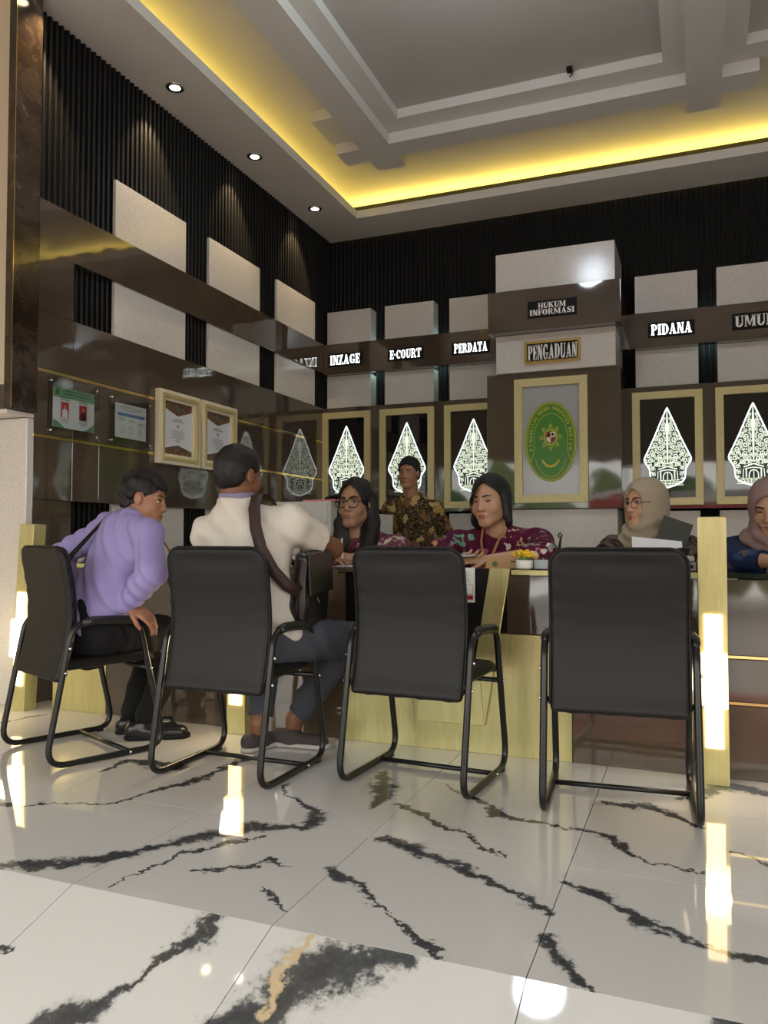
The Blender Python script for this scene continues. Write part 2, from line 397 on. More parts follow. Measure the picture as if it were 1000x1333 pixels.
# beige return and marble pillar at the left
t1 = MB().box(-4.6, -3.4335, 3.14, 3.3, 1.74, 4.4).build('trim_1', M['beige']); tag(t1, kind='structure')
t2 = MB().box(-4.6, -3.4335, 3.145, 3.3, 1.605, 1.735).build('trim_2', M['brown']); tag(t2, kind='structure')
pl = MB().box(-3.433, -3.378, 3.13, 3.312, 1.605, 4.3).build('trim_3', M['pillar']); tag(pl, kind='structure'); bevel(pl, .004)
MB().box(-3.3785, -3.3765, 3.1285, 3.1315, 1.61, 4.29).build('edge_bead', M['gold_strip'], pl)
pd = empty('wall_pedestal', (-3.8, 3.25, 0)); tag(pd, 'white speckled block at the left edge, under the marble pillar', 'pedestal')
panel((-.75, .398, .012, .06, .0, 1.575), 'white_lam', pd, 'front_panel', .004); panel((-.75, .401, -.13, .06, 1.578, 1.602), 'white_lam', pd, 'cap', .004)

# ---------------- ceiling ----------------
cl = MB().box(-4.8, 5.0, -.6, YB + .2, 4.30, 4.42).build('ceiling', M['paint']); tag(cl, kind='structure')
sf = MB().box(XL - .02, -2.985, -.6, YB, ZC, ZC + .02).box(-2.985, 4.8, 6.79, YB, ZC, ZC + .02).build('soffit', M['paint'], cl)
lp = MB().box(-2.985, -2.965, -.6, 6.79, ZC, ZC + .075).box(-2.985, 4.8, 6.77, 6.79, ZC, ZC + .075).build('cove_lip', M['paint'], cl)
MB().box(-3.43, -3.39, 1.0, 7.15, ZC + .17, ZC + .18).box(-3.39, 4.4, 7.16, 7.20, ZC + .17, ZC + .18).build('led_tape', M['led_yellow'], cl)
for (x0, x1) in ((-2.54, -2.29), (-.025, .21)):
    MB().box(x0, x1, 1.2, 6.28, 4.13, 4.30).build('beam', M['paint'], cl)
MB().box(-2.76, -2.54, 5.87, 6.09, 4.13, 4.30).build('beam_end', M['paint'], cl)
MB().box(-2.80, -2.60, 5.48, 5.87, 4.215, 4.30).build('beam_end', M['paint'], cl)
MB().box(-2.29, -.025, 5.87, 6.09, 4.13, 4.30).build('beam', M['paint'], cl)
MB().box(.21, .45, 5.87, 6.09, 4.13, 4.30).build('beam_end', M['paint'], cl)
MB().box(-2.29, -2.10, 6.09, 6.17, 4.215, 4.30).build('beam_end', M['paint'], cl)
MB().box(-.20, -.025, 6.09, 6.17, 4.215, 4.30).build('beam_end', M['paint'], cl)
MB().box(.21, .36, 6.09, 6.17, 4.215, 4.30).build('beam_end', M['paint'], cl)
MB().box(-2.29, -.025, 1.4, 1.62, 4.13, 4.30).build('beam', M['paint'], cl)
def ledge(x0, x1, y0, y1, w=.148):
    mb = MB().box(x0, x0 + w, y0, y1, 4.218, 4.30).box(x1 - w, x1, y0, y1, 4.218, 4.30).box(x0 + w, x1 - w, y1 - w - .04, y1, 4.218, 4.30).box(x0 + w, x1 - w, y0, y0 + w, 4.218, 4.30)
    mb.build('coffer_ledge', M['paint'], cl)
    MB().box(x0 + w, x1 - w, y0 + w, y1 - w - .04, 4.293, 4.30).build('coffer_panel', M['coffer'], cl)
ledge(-2.29, -.025, 1.62, 5.87); ledge(.21, 3.0, 1.62, 5.87)
for (x, y, lb) in ((-1.07, 3.75, 'round LED lamp in the ceiling coffer above the four chairs'), (1.9, 3.75, 'round LED lamp in the right ceiling coffer')):
    r = empty('ceiling_lamp', (x, y, 4.29)); tag(r, lb, 'lamp', 'round ceiling lamps')
    MB().lathe([(.06, 0), (.06, -.10), (.205, -.11), (.205, -.155), (.195, -.162)], seg=32).build('lamp_body', M['white'], r, True)
    MB().lathe([(.19, -.163), (.188, -.168)], seg=32).build('diffuser', M['lamp_disc'], r)
names = ['nearest the camera, above the marble pillar', 'second from the marble pillar', 'third from the marble pillar', 'nearest the back corner']
for y, nm in zip((3.29, 4.32, 5.353, 6.42), names):
    r = empty('downlight', (-3.235, y, ZC)); tag(r, 'small round recessed downlight in the left soffit, ' + nm, 'downlight', 'recessed downlights over the slatted wall')
    MB().lathe([(.046, -.004), (.062, -.004), (.064, 0), (.046, .004)], seg=24).build('trim_ring', M['chrome'], r, True)
    MB().lathe([(.044, -.003), (.02, -.006)], seg=20).build('bulb', M['downlight'], r)
hk = MB().box(-.02, .02, -.02, .02, -.03, 0).tube([(0, 0, -.03), (.02, 0, -.05), (0, 0, -.07)], .005, 6).build('ceiling_hook', M['black']); hk.location = (-.8, 5.63, 4.293)
tag(hk, 'small dark hook on the coffer ceiling near its back edge', 'hook')

# ---------------- framed light boxes with cut leaf-shaped ornament ----------------
HALF = [(0, .672), (.012, .645), (.05, .555), (.105, .42), (.155, .31), (.178, .262), (.1845, .24), (.180, .218), (.155, .18), (.141, .15), (.138, .11), (.134, .075), (.115, .048), (.06, .02), (0, .0)]
def inside(x, z, mg):
    x = abs(x)
    for i in range(len(HALF) - 1):
        (x0, z0), (x1, z1) = HALF[i], HALF[i + 1]
        if z1 <= z <= z0:
            w = x0 + (x1 - x0) * (z0 - z) / max(z0 - z1, 1e-6); return x < w - mg
    return False
def ribbon(mb, pts, ws, y):
    n = len(pts)
    L = []
    for i in range(n):
        a = Vector(pts[max(i - 1, 0)]); b = Vector(pts[min(i + 1, n - 1)]); d = (b - a)
        d = d.normalized() if d.length > 0 else Vector((1, 0)); nx, nz = -d.y, d.x
        w = (ws[i] if isinstance(ws, list) else ws) / 2
        L.append(((pts[i][0] + nx * w, y, pts[i][1] + nz * w), (pts[i][0] - nx * w, y, pts[i][1] - nz * w)))
    for i in range(n - 1): mb.quad(L[i][0], L[i + 1][0], L[i + 1][1], L[i][1])
def make_filigree():
    mb = MB(); r = random.Random(5)
    full = [(x, z) for x, z in HALF] + [(-x, z) for x, z in reversed(HALF[1:-1])]
    # trunk and side branches
    ribbon(mb, [(0, .66), (0, .5), (0, .3), (0, .2)], [.004, .022, .014, .010], -.004)
    for s in (-1, 1):
        ribbon(mb, [(0, .56), (s * .012, .50), (s * .004, .44)], [.010, .012, .006], -.004)
        ribbon(mb, [(0, .20), (s * .04, .215), (s * .085, .20), (s * .125, .165)], .008, -.004)
        ribbon(mb, [(0, .235), (s * .03, .25), (s * .07, .25)], .006, -.004)
        ribbon(mb, [(s * .075, .155), (s * .035, .165), (0, .18)], .010, -.004)      # gate roof
        ribbon(mb, [(s * .065, .14), (0, .15)], .008, -.004)
        ribbon(mb, [(s * .055, .145), (s * .055, .07)], .010, -.004); ribbon(mb, [(s * .075, .14), (s * .08, .06)], .006, -.004)
        ribbon(mb, [(s * .034 * math.cos(a), .09 + .04 * math.sin(a)) for a in np.linspace(0, PI / 2, 7)], .008, -.004)
        ribbon(mb, [(s * .034, .09), (s * .034, .065)], .008, -.004)
        for k in range(4): ribbon(mb, [(s * (.10 + .008 * k), .06 - .014 * k + .004), (0, .06 - .014 * k)], .0055, -.004)
        for k in range(3): ribbon(mb, [(s * (.02 + .03 * k), .06), (s * (.015 + .022 * k), .012 + .008 * k)], .004, -.004)
    ribbon(mb, [(0, .13), (0, .065)], .006, -.004)
    placed = []
    for R, tries in ((.024, 500), (.018, 1200), (.013, 2600), (.009, 4500)):
        for _ in range(tries):
            x = r.uniform(0, .18); z = r.uniform(.06, .63)
            if not inside(x, z, R + .004): continue
            if x < R + .007: continue
            if x < .088 + R and z < .165 + R: continue
            if any((x - a) ** 2 + (z - b) ** 2 < ((R + c) * .93) ** 2 for a, b, c in placed): continue
            placed.append((x, z, R))
    for x, z, R in placed:
        a0 = r.uniform(0, 2 * PI); turn = r.choice((-1, 1)); n = 15
        for s in (-1, 1):
            pts = []; ws = []
            for i in range(n):
                u = i / (n - 1); a = a0 + turn * u * 1.45 * 2 * PI; rad = R * (1.02 - .80 * u)
                pts.append((s * (x + rad * math.cos(a)), z + rad * math.sin(a))); ws.append(R * (.20 + .20 * u) + .0010)
            ribbon(mb, pts, ws, -.004)
            e = a0 - turn * 2.2
            ribbon(mb, [pts[0], (s * (x + R * 1.5 * math.cos(a0 - turn * .5)), z + R * 1.5 * math.sin(a0 - turn * .5))], [R * .24, .001], -.004)
    rim = MB(); ribbon(rim, full + full[:2], .0115, -.006)
    back = MB(); n = len(full); back.v = [(x, 0, z) for x, z in full]; back.face(range(n))
    f = mb.mesh('filigree'); f.materials.append(M['fili']); g = rim.mesh('rim'); g.materials.append(M['rim']); h = back.mesh('lit_backing'); h.materials.append(M['glow'])
    return f, g, h
FIL, RIM, BKG = make_filigree()
def frame_pieces(parent, x0, x1, z0, z1, w, y, dep, m, name='frame_rail'):
    for poly in ([(x0, z0), (x1, z0), (x1 - w, z0 + w), (x0 + w, z0 + w)], [(x0, z1), (x0 + w, z1 - w), (x1 - w, z1 - w), (x1, z1)],
                 [(x0, z0), (x0 + w, z0 + w), (x0 + w, z1 - w), (x0, z1)], [(x1, z0), (x1, z1), (x1 - w, z1 - w), (x1 - w, z0 + w)]):
        o = MB().prism(poly, y, y + dep).build(name, m, parent); bevel(o, .0015, 1)
def lightbox(cx, hw, label, light=True):
    r = empty('light_box', (cx, LOWY, 1.19)); tag(r, label, 'light box', 'framed light boxes along the back wall')
    frame_pieces(r, -hw, hw, 0, .957, .062, -.03, .03, M['gold_frame'])
    MB().box(-hw + .06, hw - .06, -.006, -.001, .06, .897).build('black_glass', M['black_gloss'], r)
    b = link('lit_backing', BKG, None, r); b.location = (0, -.008, .146)
    f = link('filigree', FIL, None, r); f.location = (0, -.007, .146); tag(f, kind='stuff')
    g = link('lit_rim', RIM, None, r); g.location = (0, -.007, .146)
lightbox(-3.157, .2555, 'gold framed light box in the back corner, below the INZAGE sign')
lightbox(-2.530, .2735, 'gold framed light box behind the standing man')
lightbox(-1.880, .277, 'gold framed light box left of the green emblem, partly behind the tower')
lightbox(-.211, .278, 'gold framed light box below the PIDANA sign')
lightbox(.442, .278, 'gold framed light box at the right edge, behind the mauve headscarf')
lightbox(1.095, .278, 'gold framed light box beyond the right edge of the picture')


# heavy slab-serif capitals drawn from stems, bars and bowls (unit height)
def glyph(ch):
    mb = MB(); W = .26; T = .10; SZ = .09
    def bar(x0, x1, z0, z1): mb.quad((x0, 0, z0), (x1, 0, z0), (x1, 0, z1), (x0, 0, z1))
    def stem(x, w=W, lo=True, hi=True, e=.07):
        bar(x, x + w, 0, 1)
        if lo: bar(x - e, x + w + e, 0, SZ)
        if hi: bar(x - e, x + w + e, 1 - SZ, 1)
    def bowl(cx, cz, rx, rz, wt, a0, a1, thin=.10, n=18):
        A = np.linspace(a0, a1, n); ribbon(mb, [(cx + (rx - (thin + (wt - thin) * abs(math.cos(a)) ** 1.5) / 2) * math.cos(a), cz + (rz - (thin + (wt - thin) * abs(math.cos(a)) ** 1.5) / 2) * math.sin(a)) for a in A], [thin + (wt - thin) * abs(math.cos(a)) ** 1.5 for a in A], 0)
    H = PI / 2
    if ch == 'I': stem(.07); w = .40
    elif ch == '-': bar(.02, .30, .42, .58); w = .32
    elif ch == 'N': stem(.07, .12); stem(.57, .12); mb.quad((.07, 0, 1), (.33, 0, 1), (.69, 0, 0), (.45, 0, 0)); w = .76
    elif ch == 'M': stem(.07, .11); stem(.72, .24); mb.quad((.07, 0, 1), (.32, 0, 1), (.52, 0, .1), (.42, 0, .1)); mb.quad((.74, 0, 1), (.84, 0, 1), (.52, 0, .1), (.42, 0, .1)); w = 1.03
    elif ch == 'Z': bar(.02, .62, 1 - T, 1); bar(.02, .64, 0, T); bar(.02, .10, .74, 1); bar(.56, .64, 0, .27); mb.quad((.02, 0, 0), (.28, 0, 0), (.62, 0, 1), (.36, 0, 1)); w = .66
    elif ch == 'A': mb.quad((.08, 0, 0), (.18, 0, 0), (.46, 0, 1), (.34, 0, 1)); mb.quad((.48, 0, 0), (.74, 0, 0), (.50, 0, 1), (.32, 0, 1)); bar(.20, .56, .26, .36); bar(.0, .26, 0, SZ); bar(.42, .82, 0, SZ); w = .82
    elif ch == 'E': stem(.07); bar(.07, .62, 1 - SZ, 1); bar(.07, .62, 0, SZ); bar(.3, .50, .46, .55); bar(.55, .62, .70, 1); bar(.55, .62, 0, .30); bar(.45, .51, .36, .65); w = .64
    elif ch == 'F': stem(.07); bar(.07, .62, 1 - SZ, 1); bar(.3, .50, .46, .55); bar(.55, .62, .70, 1); bar(.45, .51, .36, .65); w = .60
    elif ch == 'H': stem(.07, .22); stem(.55, .22); bar(.2, .6, .45, .56); w = .84
    elif ch == 'K': stem(.07, .24); mb.quad((.28, 0, .42), (.40, 0, .50), (.76, 0, 1), (.62, 0, 1)); mb.quad((.36, 0, .52), (.52, 0, .62), (.84, 0, 0), (.56, 0, 0)); bar(.54, .84, 1 - SZ, 1); bar(.50, .88, 0, SZ); w = .88
    elif ch == 'T': stem(.24, .26, True, False); bar(.0, .74, 1 - T, 1); bar(.0, .07, .68, 1); bar(.67, .74, .68, 1); w = .74
    elif ch == 'U': bar(.07, .31, .28, 1); bar(.0, .38, 1 - SZ, 1); bar(.60, .70, .28, 1); bar(.52, .78, 1 - SZ, 1); bowl(.385, .30, .315, .30, .22, PI, 2 * PI, .12); w = .78
    elif ch == 'O': bowl(.40, .5, .38, .5, .27, 0, 2 * PI, .09, 36); w = .80
    elif ch == 'C': bowl(.40, .5, .38, .5, .27, .75, 2 * PI - .75, .09, 30); bar(.62, .69, .62, .98); w = .72
    elif ch == 'G': bowl(.40, .5, .38, .5, .27, .75, 2 * PI - .55, .09, 30); bar(.62, .69, .62, .98); bar(.50, .74, .05, .42); bar(.42, .80, .38, .46); w = .80
    elif ch == 'D': stem(.07, .25); bowl(.34, .5, .42, .5, .26, -H, H, .09); bar(.2, .40, 1 - SZ, 1); bar(.2, .40, 0, SZ); w = .78
    elif ch == 'P': stem(.07, .25); bowl(.36, .72, .34, .28, .22, -H, H, .09); bar(.2, .40, 1 - SZ, 1); bar(.2, .40, .44, .52); w = .70
    elif ch == 'R': stem(.07, .25); bowl(.36, .73, .34, .27, .22, -H, H, .09); bar(.2, .40, 1 - SZ, 1); bar(.2, .40, .45, .53); mb.quad((.42, 0, .50), (.58, 0, .50), (.80, 0, .0), (.54, 0, 0)); bar(.54, .84, 0, SZ); w = .82
    elif ch == 'S': ribbon(mb, [(.58, .80), (.50, .92), (.34, .955), (.17, .88), (.13, .72), (.24, .58), (.40, .47), (.52, .34), (.50, .16), (.34, .05), (.16, .09), (.07, .24)], [.08, .09, .10, .15, .2, .26, .28, .25, .18, .10, .09, .08], 0); bar(.56, .62, .68, .98); bar(.04, .10, .03, .34); w = .66
    else: w = .3
    return mb, w
def slab_text(txt, w, h, gap=.045):
    out = MB(); rows = txt.split('\n'); n = len(rows)
    for r_, row in enumerate(rows):
        G = [glyph(c) for c in row]; tot = sum(g[1] for g in G) + gap * (len(G) - 1)
        rh = h / n * (.88 if n > 1 else 1); rw = w * (1 if n == 1 or len(row) > 7 else .62); x = -rw / 2; z0 = h / 2 - h / n * (r_ + 1) + (h / n - rh) / 2
        for g, gw in G:
            k = len(out.v); out.v += [(x + a * rw / tot, 0, z0 + c * rh) for a, b, c in g.v]; out.f += [tuple(k + q for q in f) for f in g.f]; out.mi += [0] * len(g.f)
            x += (gw + gap) * rw / tot
    return out.mesh('lettering')
# ---------------- signs ----------------
def sign(txt, x0, x1, z0, z1, y, lit, label, border=None, bold=.05, spacing=1.02, pad=.88, hh=.72):
    r = empty('sign', ((x0 + x1) / 2, y, (z0 + z1) / 2)); tag(r, label, 'sign')
    w, h = x1 - x0, z1 - z0
    bevel(MB().box(-w / 2, w / 2, -.012, 0, -h / 2, h / 2).build('sign_board', M['black'], r), .002)
    if border:
        frame_pieces(r, -w / 2 - .012, w / 2 + .012, -h / 2 - .012, h / 2 + .012, .022, -.026, .026, M[border])
    text_obj('lettering', slab_text(txt, w * pad, h * hh), M['letters'] if lit else M['letters_off'], r, (0, -.0145, 0))
    return r
sign('INZAGE', -3.369, -3.006, 2.611, 2.738, BANDY, True, 'black sign with lit white letters INZAGE, nearest the corner')
sign('E-COURT', -2.734, -2.374, 2.616, 2.732, BANDY, True, 'black sign with lit white letters E-COURT')
sign('PERDATA', -2.092, -1.732, 2.618, 2.736, BANDY, True, 'black sign with lit white letters PERDATA')
sign('PIDANA', -.353, .015, 2.618, 2.742, BANDY, True, 'black sign with lit white letters PIDANA, right of the tower')
sign('UMUM', .300, .66, 2.619, 2.753, BANDY, False, 'black sign with white letters UMUM at the right edge')

# ---------------- display tower with the court emblem ----------------
tw = empty('display_tower', (-1.07, 6.9, 0)); tag(tw, 'tall brown and white stepped tower with the green emblem', 'tower')
def tb(x0, x1, y0, y1, z0, z1, m_, nm): return bevel(MB().box(x0 + 1.07, x1 + 1.07, y0 - 6.9, y1 - 6.9, z0, z1).build(nm, M[m_], tw), .003)
tb(-1.57, -.584, 6.56, 7.235, 2.99, 3.345, 'white_lam', 'white_block')
tb(-1.613, -.532, 6.45, 7.0, 2.640, 2.988, 'brown', 'band_panel')
tb(-1.57, -.584, 6.56, 7.235, 2.316, 2.638, 'white_lam', 'white_block')
tb(-1.661, -.549, 6.60, 7.235, 1.16, 2.314, 'brown', 'body_panel')
tb(-1.60, -.59, 6.66, 7.235, 0, 1.158, 'white_lam', 'white_block')
sign('HUKUM\nINFORMASI', -1.272, -.875, 2.735, 2.872, 6.45, False, 'black sign with white letters HUKUM INFORMASI near the tower top', bold=.045, pad=.92, hh=.80)
sign('PENGADUAN', -1.310, -.872, 2.388, 2.553, 6.56, False, 'gold edged black sign with white letters PENGADUAN on the tower', border='gold_strip', bold=.04, hh=.78, pad=.93)
em = empty('emblem_picture', (-1.116, 6.60, 1.21)); tag(em, 'gold framed grey panel with the green oval emblem on the tower', 'picture')
frame_pieces(em, -.304, .304, 0, 1.05, .068, -.03, .03, M['gold_frame'])
MB().box(-.24, .24, -.008, 0, .06, .985).build('grey_panel', M['panel_grey'], em)
def ellipse_ring(mb, rx, rz, w, y, cx=0, cz=0, n=72, a0=0, a1=2 * PI):
    ribbon(mb, [(cx + rx * math.cos(a), cz + rz * math.sin(a)) for a in np.linspace(a0, a1, n)], w, y)
EC = .512
mb = MB(); mb.v = [(.216 * math.cos(a), -.012, EC + .336 * math.sin(a)) for a in np.linspace(0, 2 * PI, 73)[:-1]]; mb.face(range(72)); mb.build('green_oval', M['green'], em)
mb = MB(); ellipse_ring(mb, .207, .326, .008, -.0145, cz=EC); ellipse_ring(mb, .196, .315, .003, -.0145, cz=EC)
# inner arch line
arch = [(.165, EC - .165), (.148, EC - .12), (.138, EC - .07)] + [(.138 * math.cos(a), EC + .03 + .205 * math.sin(a)) for a in np.linspace(0, PI, 30)] + [(-.138, EC - .07), (-.148, EC - .12), (-.165, EC - .165)]
ribbon(mb, arch, .004, -.0145)
CZ = EC + .035
ellipse_ring(mb, .050, .062, .010, -.0145, cz=CZ, n=36)
for k in range(8):      # flame-like star around the shield
    a = 2 * PI * k / 8 + PI / 2
    p = lambda r_, b: (r_ * math.cos(b), CZ + r_ * 1.22 * math.sin(b))
    ribbon(mb, [p(.056, a - .33), p(.078, a - .12), p(.096, a), p(.076, a + .16), p(.056, a + .30)], [.003, .006, .004, .008, .003], -.0145)
    ribbon(mb, [p(.060, a), p(.078, a + .02)], .006, -.0145)
ribbon(mb, [(.072, EC - .150), (.060, EC - .172), (.035, EC - .200), (0, EC - .210), (-.035, EC - .200), (-.060, EC - .172), (-.072, EC - .150)], [.006, .016, .02, .022, .02, .016, .006], -.0145)
for k in range(22):     # garland
    a = PI + .42 + (PI - .84) * k / 21
    x, z = .135 * math.cos(a), EC - .06 + .232 * math.sin(a)
    for s in (-1, 1): ribbon(mb, [(x, z), (x + .012 * math.cos(a + s), z + .018 * math.sin(a + s))], [.005, .002], -.0145)
tag(mb.build('gold_lines', M['yellow'], em), kind='stuff')
def shield(x0, x1, z0, z1, m_, nm):
    MB().box(x0, x1, -.017, -.014, z0, z1).build(nm, M[m_], em)
mb = MB(); mb.prism([(-.036, CZ + .045), (.0, CZ + .045), (.0, CZ), (-.036, CZ)], -.018, -.015).prism([(0, CZ), (.036, CZ), (.030, CZ - .028), (0, CZ - .05)], -.018, -.015).build('shield_red', M['red'], em)
mb = MB(); mb.prism([(0, CZ + .045), (.036, CZ + .045), (.036, CZ), (0, CZ)], -.018, -.015).prism([(-.036, CZ), (0, CZ), (0, CZ - .05), (-.030, CZ - .028)], -.018, -.015).build('shield_white', M['white'], em)
MB().ball((.017, -.018, CZ + .024), .012, sc=(1, .2, 1)).ball((-.016, -.018, CZ + .018), .009, sc=(1, .2, 1.3)).build('shield_black', M['black'], em)
MB().ball((0, -.018, CZ - .001), .009, sc=(1, .2, 1)).build('shield_star', M['yellow'], em)
word = 'PENGADILAN NEGERI KABUPATEN MADIUN'
bv, bf = [], []
for i, ch in enumerate(word):
    if ch == ' ': continue
    u = (i + .5) / len(word); a = (PI + .30) - u * (PI + .60)
    me = text_mesh(ch, .040, .0006, .80)
    x, z = .1655 * math.cos(a), EC + .02 + .262 * math.sin(a) * (1 if math.sin(a) > 0 else 1.35)
    th = math.atan2(math.cos(a) * 1 / .262, math.sin(a) / .1655) if False else math.atan2(-math.cos(a) / .1655, math.sin(a) / .262)
    c_, s_ = math.cos(th), math.sin(th); n0 = len(bv)
    for v in me.vertices: bv.append((x + v.co.x * c_ - v.co.z * s_, -.0148, z + v.co.x * s_ + v.co.z * c_))
    for p in me.polygons: bf.append([n0 + q for q in p.vertices])
    bpy.data.meshes.remove(me)
me = bpy.data.meshes.new('emblem_lettering'); me.from_pydata(bv, [], bf); tag(link('lettering', me, M['yellow'], em), kind='stuff')

# ---------------- left wall notices and certificates (built flat, then turned onto the wall) ----------------
def on_left(name, y0, y1, z0, z1, label, cat):
    r = empty(name, (LOWX, y0, z0), PI / 2); tag(r, label, cat); return r, y1 - y0, z1 - z0     # local x -> +Y, local -y -> +X
def lines(mb, x0, x1, z0, z1, n, th=.0022, seed=0, centred=True, y=-.0):
    r_ = random.Random(seed)
    for i in range(n):
        z = z1 - (z1 - z0) * (i + .5) / n; w = (x1 - x0) * r_.uniform(.55, 1.0) / 2; c = (x0 + x1) / 2
        mb.quad((c - w, y, z), (c + w, y, z), (c + w, y, z + th), (c - w, y, z + th))
def acrylic(r, w, h):
    bevel(MB().box(0, w, -.028, -.022, 0, h).build('acrylic_sheet', M['acrylic'], r), .001, 1)
    for x in (.02, w - .02):
        for z in (.02, h - .02):
            o = MB().lathe([(.007, 0), (.007, .030), (.005, .033)], seg=12).build('standoff', M['chrome'], r, True); o.rotation_euler = (PI / 2, 0, 0); o.location = (x, 0, z)
M['mint'] = mat('printed_green', (.16, .34, .20), .5); M['bluebar'] = mat('printed_blue', (.10, .22, .50), .5); M['palebar'] = mat('printed_olive', (.50, .52, .38), .5)
M['photo_red'] = mat('printed_red_backdrop', (.42, .02, .03), .5); M['skinprint'] = mat('printed_skin', (.45, .26, .17), .5); M['suit'] = mat('printed_suit', (.02, .02, .025), .5)
M['certbrown'] = textured('printed_brown_pattern', (.07, .035, .02), (.22, .12, .06), .5, 40); M['seal'] = mat('printed_green_seal', (.06, .13, .05), .5)
r, w, h = on_left('notice_board', 3.395, 3.80, 1.505, 1.828, 'clear acrylic notice with green header and two red portraits, nearest the pillar', 'notice')
acrylic(r, w, h)
MB().box(.038, w - .038, -.020, -.018, .045, h - .045).build('sheet', M['paper'], r)
mb = MB().quad((.038, -.0215, h - .105), (w - .038, -.0215, h - .105), (w - .038, -.0215, h - .045), (.038, -.0215, h - .045)); mb.quad((.038, -.0215, .045), (.13, -.0215, .045), (.08, -.0215, .075), (.038, -.0215, .09)); mb.quad((w - .13, -.0215, .045), (w - .038, -.0215, .045), (w - .038, -.0215, .10), (w - .09, -.0215, .06)); mb.build('green_print', M['mint'], r)
MB().ball((.07, -.022, h - .074), .018, sc=(.8, .1, 1.2)).build('round_seal', M['seal'], r)
for cx, s_ in ((.128, 'paper'), (.272, 'suit')):
    MB().box(cx - .03, cx + .03, -.0225, -.0205, .105, .195).build('portrait_backdrop', M['photo_red'], r)
    MB().prism([(cx - .022, .106), (cx + .022, .106), (cx + .02, .145), (cx + .008, .156), (cx - .008, .156), (cx - .02, .145)], -.0235, -.0226).build('portrait_body', M[s_], r)
    MB().ball((cx, -.0236, .168), .011, sc=(.8, .1, 1.15)).build('portrait_face', M['skinprint'], r)
    mb = MB(); lines(mb, cx - .05, cx + .05, .20, .222, 2, .004, 3, y=-.0222); lines(mb, cx - .045, cx + .045, .072, .098, 3, .0022, 9, y=-.0222); mb.build('small_print', M['ink'], r)
mb = MB(); lines(mb, .10, w - .05, h - .09, h - .055, 2, .006, 5, y=-.0228); mb.build('header_print', mat('printed_dark_green', (.04, .14, .08), .5), r)
r, w, h = on_left('notice_board', 3.893, 4.30, 1.508, 1.817, 'clear acrylic notice with a blue and olive chart, beside the certificates', 'notice')
acrylic(r, w, h)
MB().box(.055, w - .055, -.020, -.018, .045, h - .045).build('sheet', M['paper'], r)
MB().quad((.075, -.0215, .185), (w - .07, -.0215, .185), (w - .07, -.0215, .205), (.075, -.0215, .205)).build('blue_bar', M['bluebar'], r)
mb = MB()
for q in ((.075, .155, .14, .178), (.19, .155, .24, .168), (.27, .14, .34, .155)): mb.quad((q[0], -.0215, q[1]), (q[2], -.0215, q[1]), (q[2], -.0215, q[3]), (q[0], -.0215, q[3]))
mb.build('chart_cells', M['palebar'], r)
mb = MB(); lines(mb, .10, w - .09, .215, .25, 3, .0025, 2, y=-.0222)
for cx in (.12, .2, .29): lines(mb, cx - .025, cx + .025, .07, .125, 4, .002, int(cx * 100), y=-.0222)
mb.build('small_print', M['ink'], r)
M['cream'] = mat('cream_moulding', (.74, .66, .48), .3)
def certificate(y0, y1, label):
    r, w, h = on_left('certificate', y0, y1, 1.425, 1.935, label, 'certificate')
    for (a, d, c_, mm) in ((0, .045, .040, 'cream'), (.024, .050, .03, 'yframe'), (.045, .035, .022, 'cream')):
        frame_pieces(r, a, w - a, a, h - a, .026, -d, d, M[mm])
    MB().box(.062, w - .062, -.016, -.012, .062, h - .062).build('sheet', M['paper'], r)
    x0, x1, z0, z1 = .066, w - .066, .068, h - .068; c = w / 2
    mb = MB().quad((x0, -.0175, z1 - .045), (c, -.0175, z1 - .095), (c, -.0175, z1), (x0, -.0175, z1)).quad((c, -.0175, z1 - .095), (x1, -.0175, z1 - .045), (x1, -.0175, z1), (c, -.0175, z1))
    mb.build('brown_print', M['certbrown'], r); mb = MB()
    mb.quad((x0, -.0175, z0), (c, -.0175, z0), (c, -.0175, z0 + .075), (x0, -.0175, z0 + .04)).quad((c, -.0175, z0), (x1, -.0175, z0), (x1, -.0175, z0 + .04), (c, -.0175, z0 + .075))
    mb.build('brown_print', M['certbrown'], r)
    MB().ball((c, -.018, z1 - .05), .02, sc=(.8, .1, 1.2)).build('round_seal', M['seal'], r)
    mb = MB(); lines(mb, c - .075, c + .075, z1 - .14, z1 - .115, 2, .005, 1, y=-.0178); lines(mb, c - .025, c + .025, z1 - .18, z1 - .155, 2, .006, 4, y=-.0178)
    lines(mb, c - .10, c + .10, z1 - .255, z1 - .195, 5, .003, 7, y=-.0178); lines(mb, c - .03, c + .03, z0 + .09, z0 + .12, 3, .003, 8, y=-.0178); mb.build('small_print', M['ink'], r)
    MB().box(.08, w - .08, -.0105, -.0, .05, h - .05).build('backing', M['black'], r)
M['yframe'] = mat('olive_gold_moulding', (.60, .50, .22), .3, .4)
certificate(4.365, 4.833, 'cream and gold framed certificate, left of the pair')
certificate(4.862, 5.33, 'cream and gold framed certificate, right of the pair, behind the man in white')
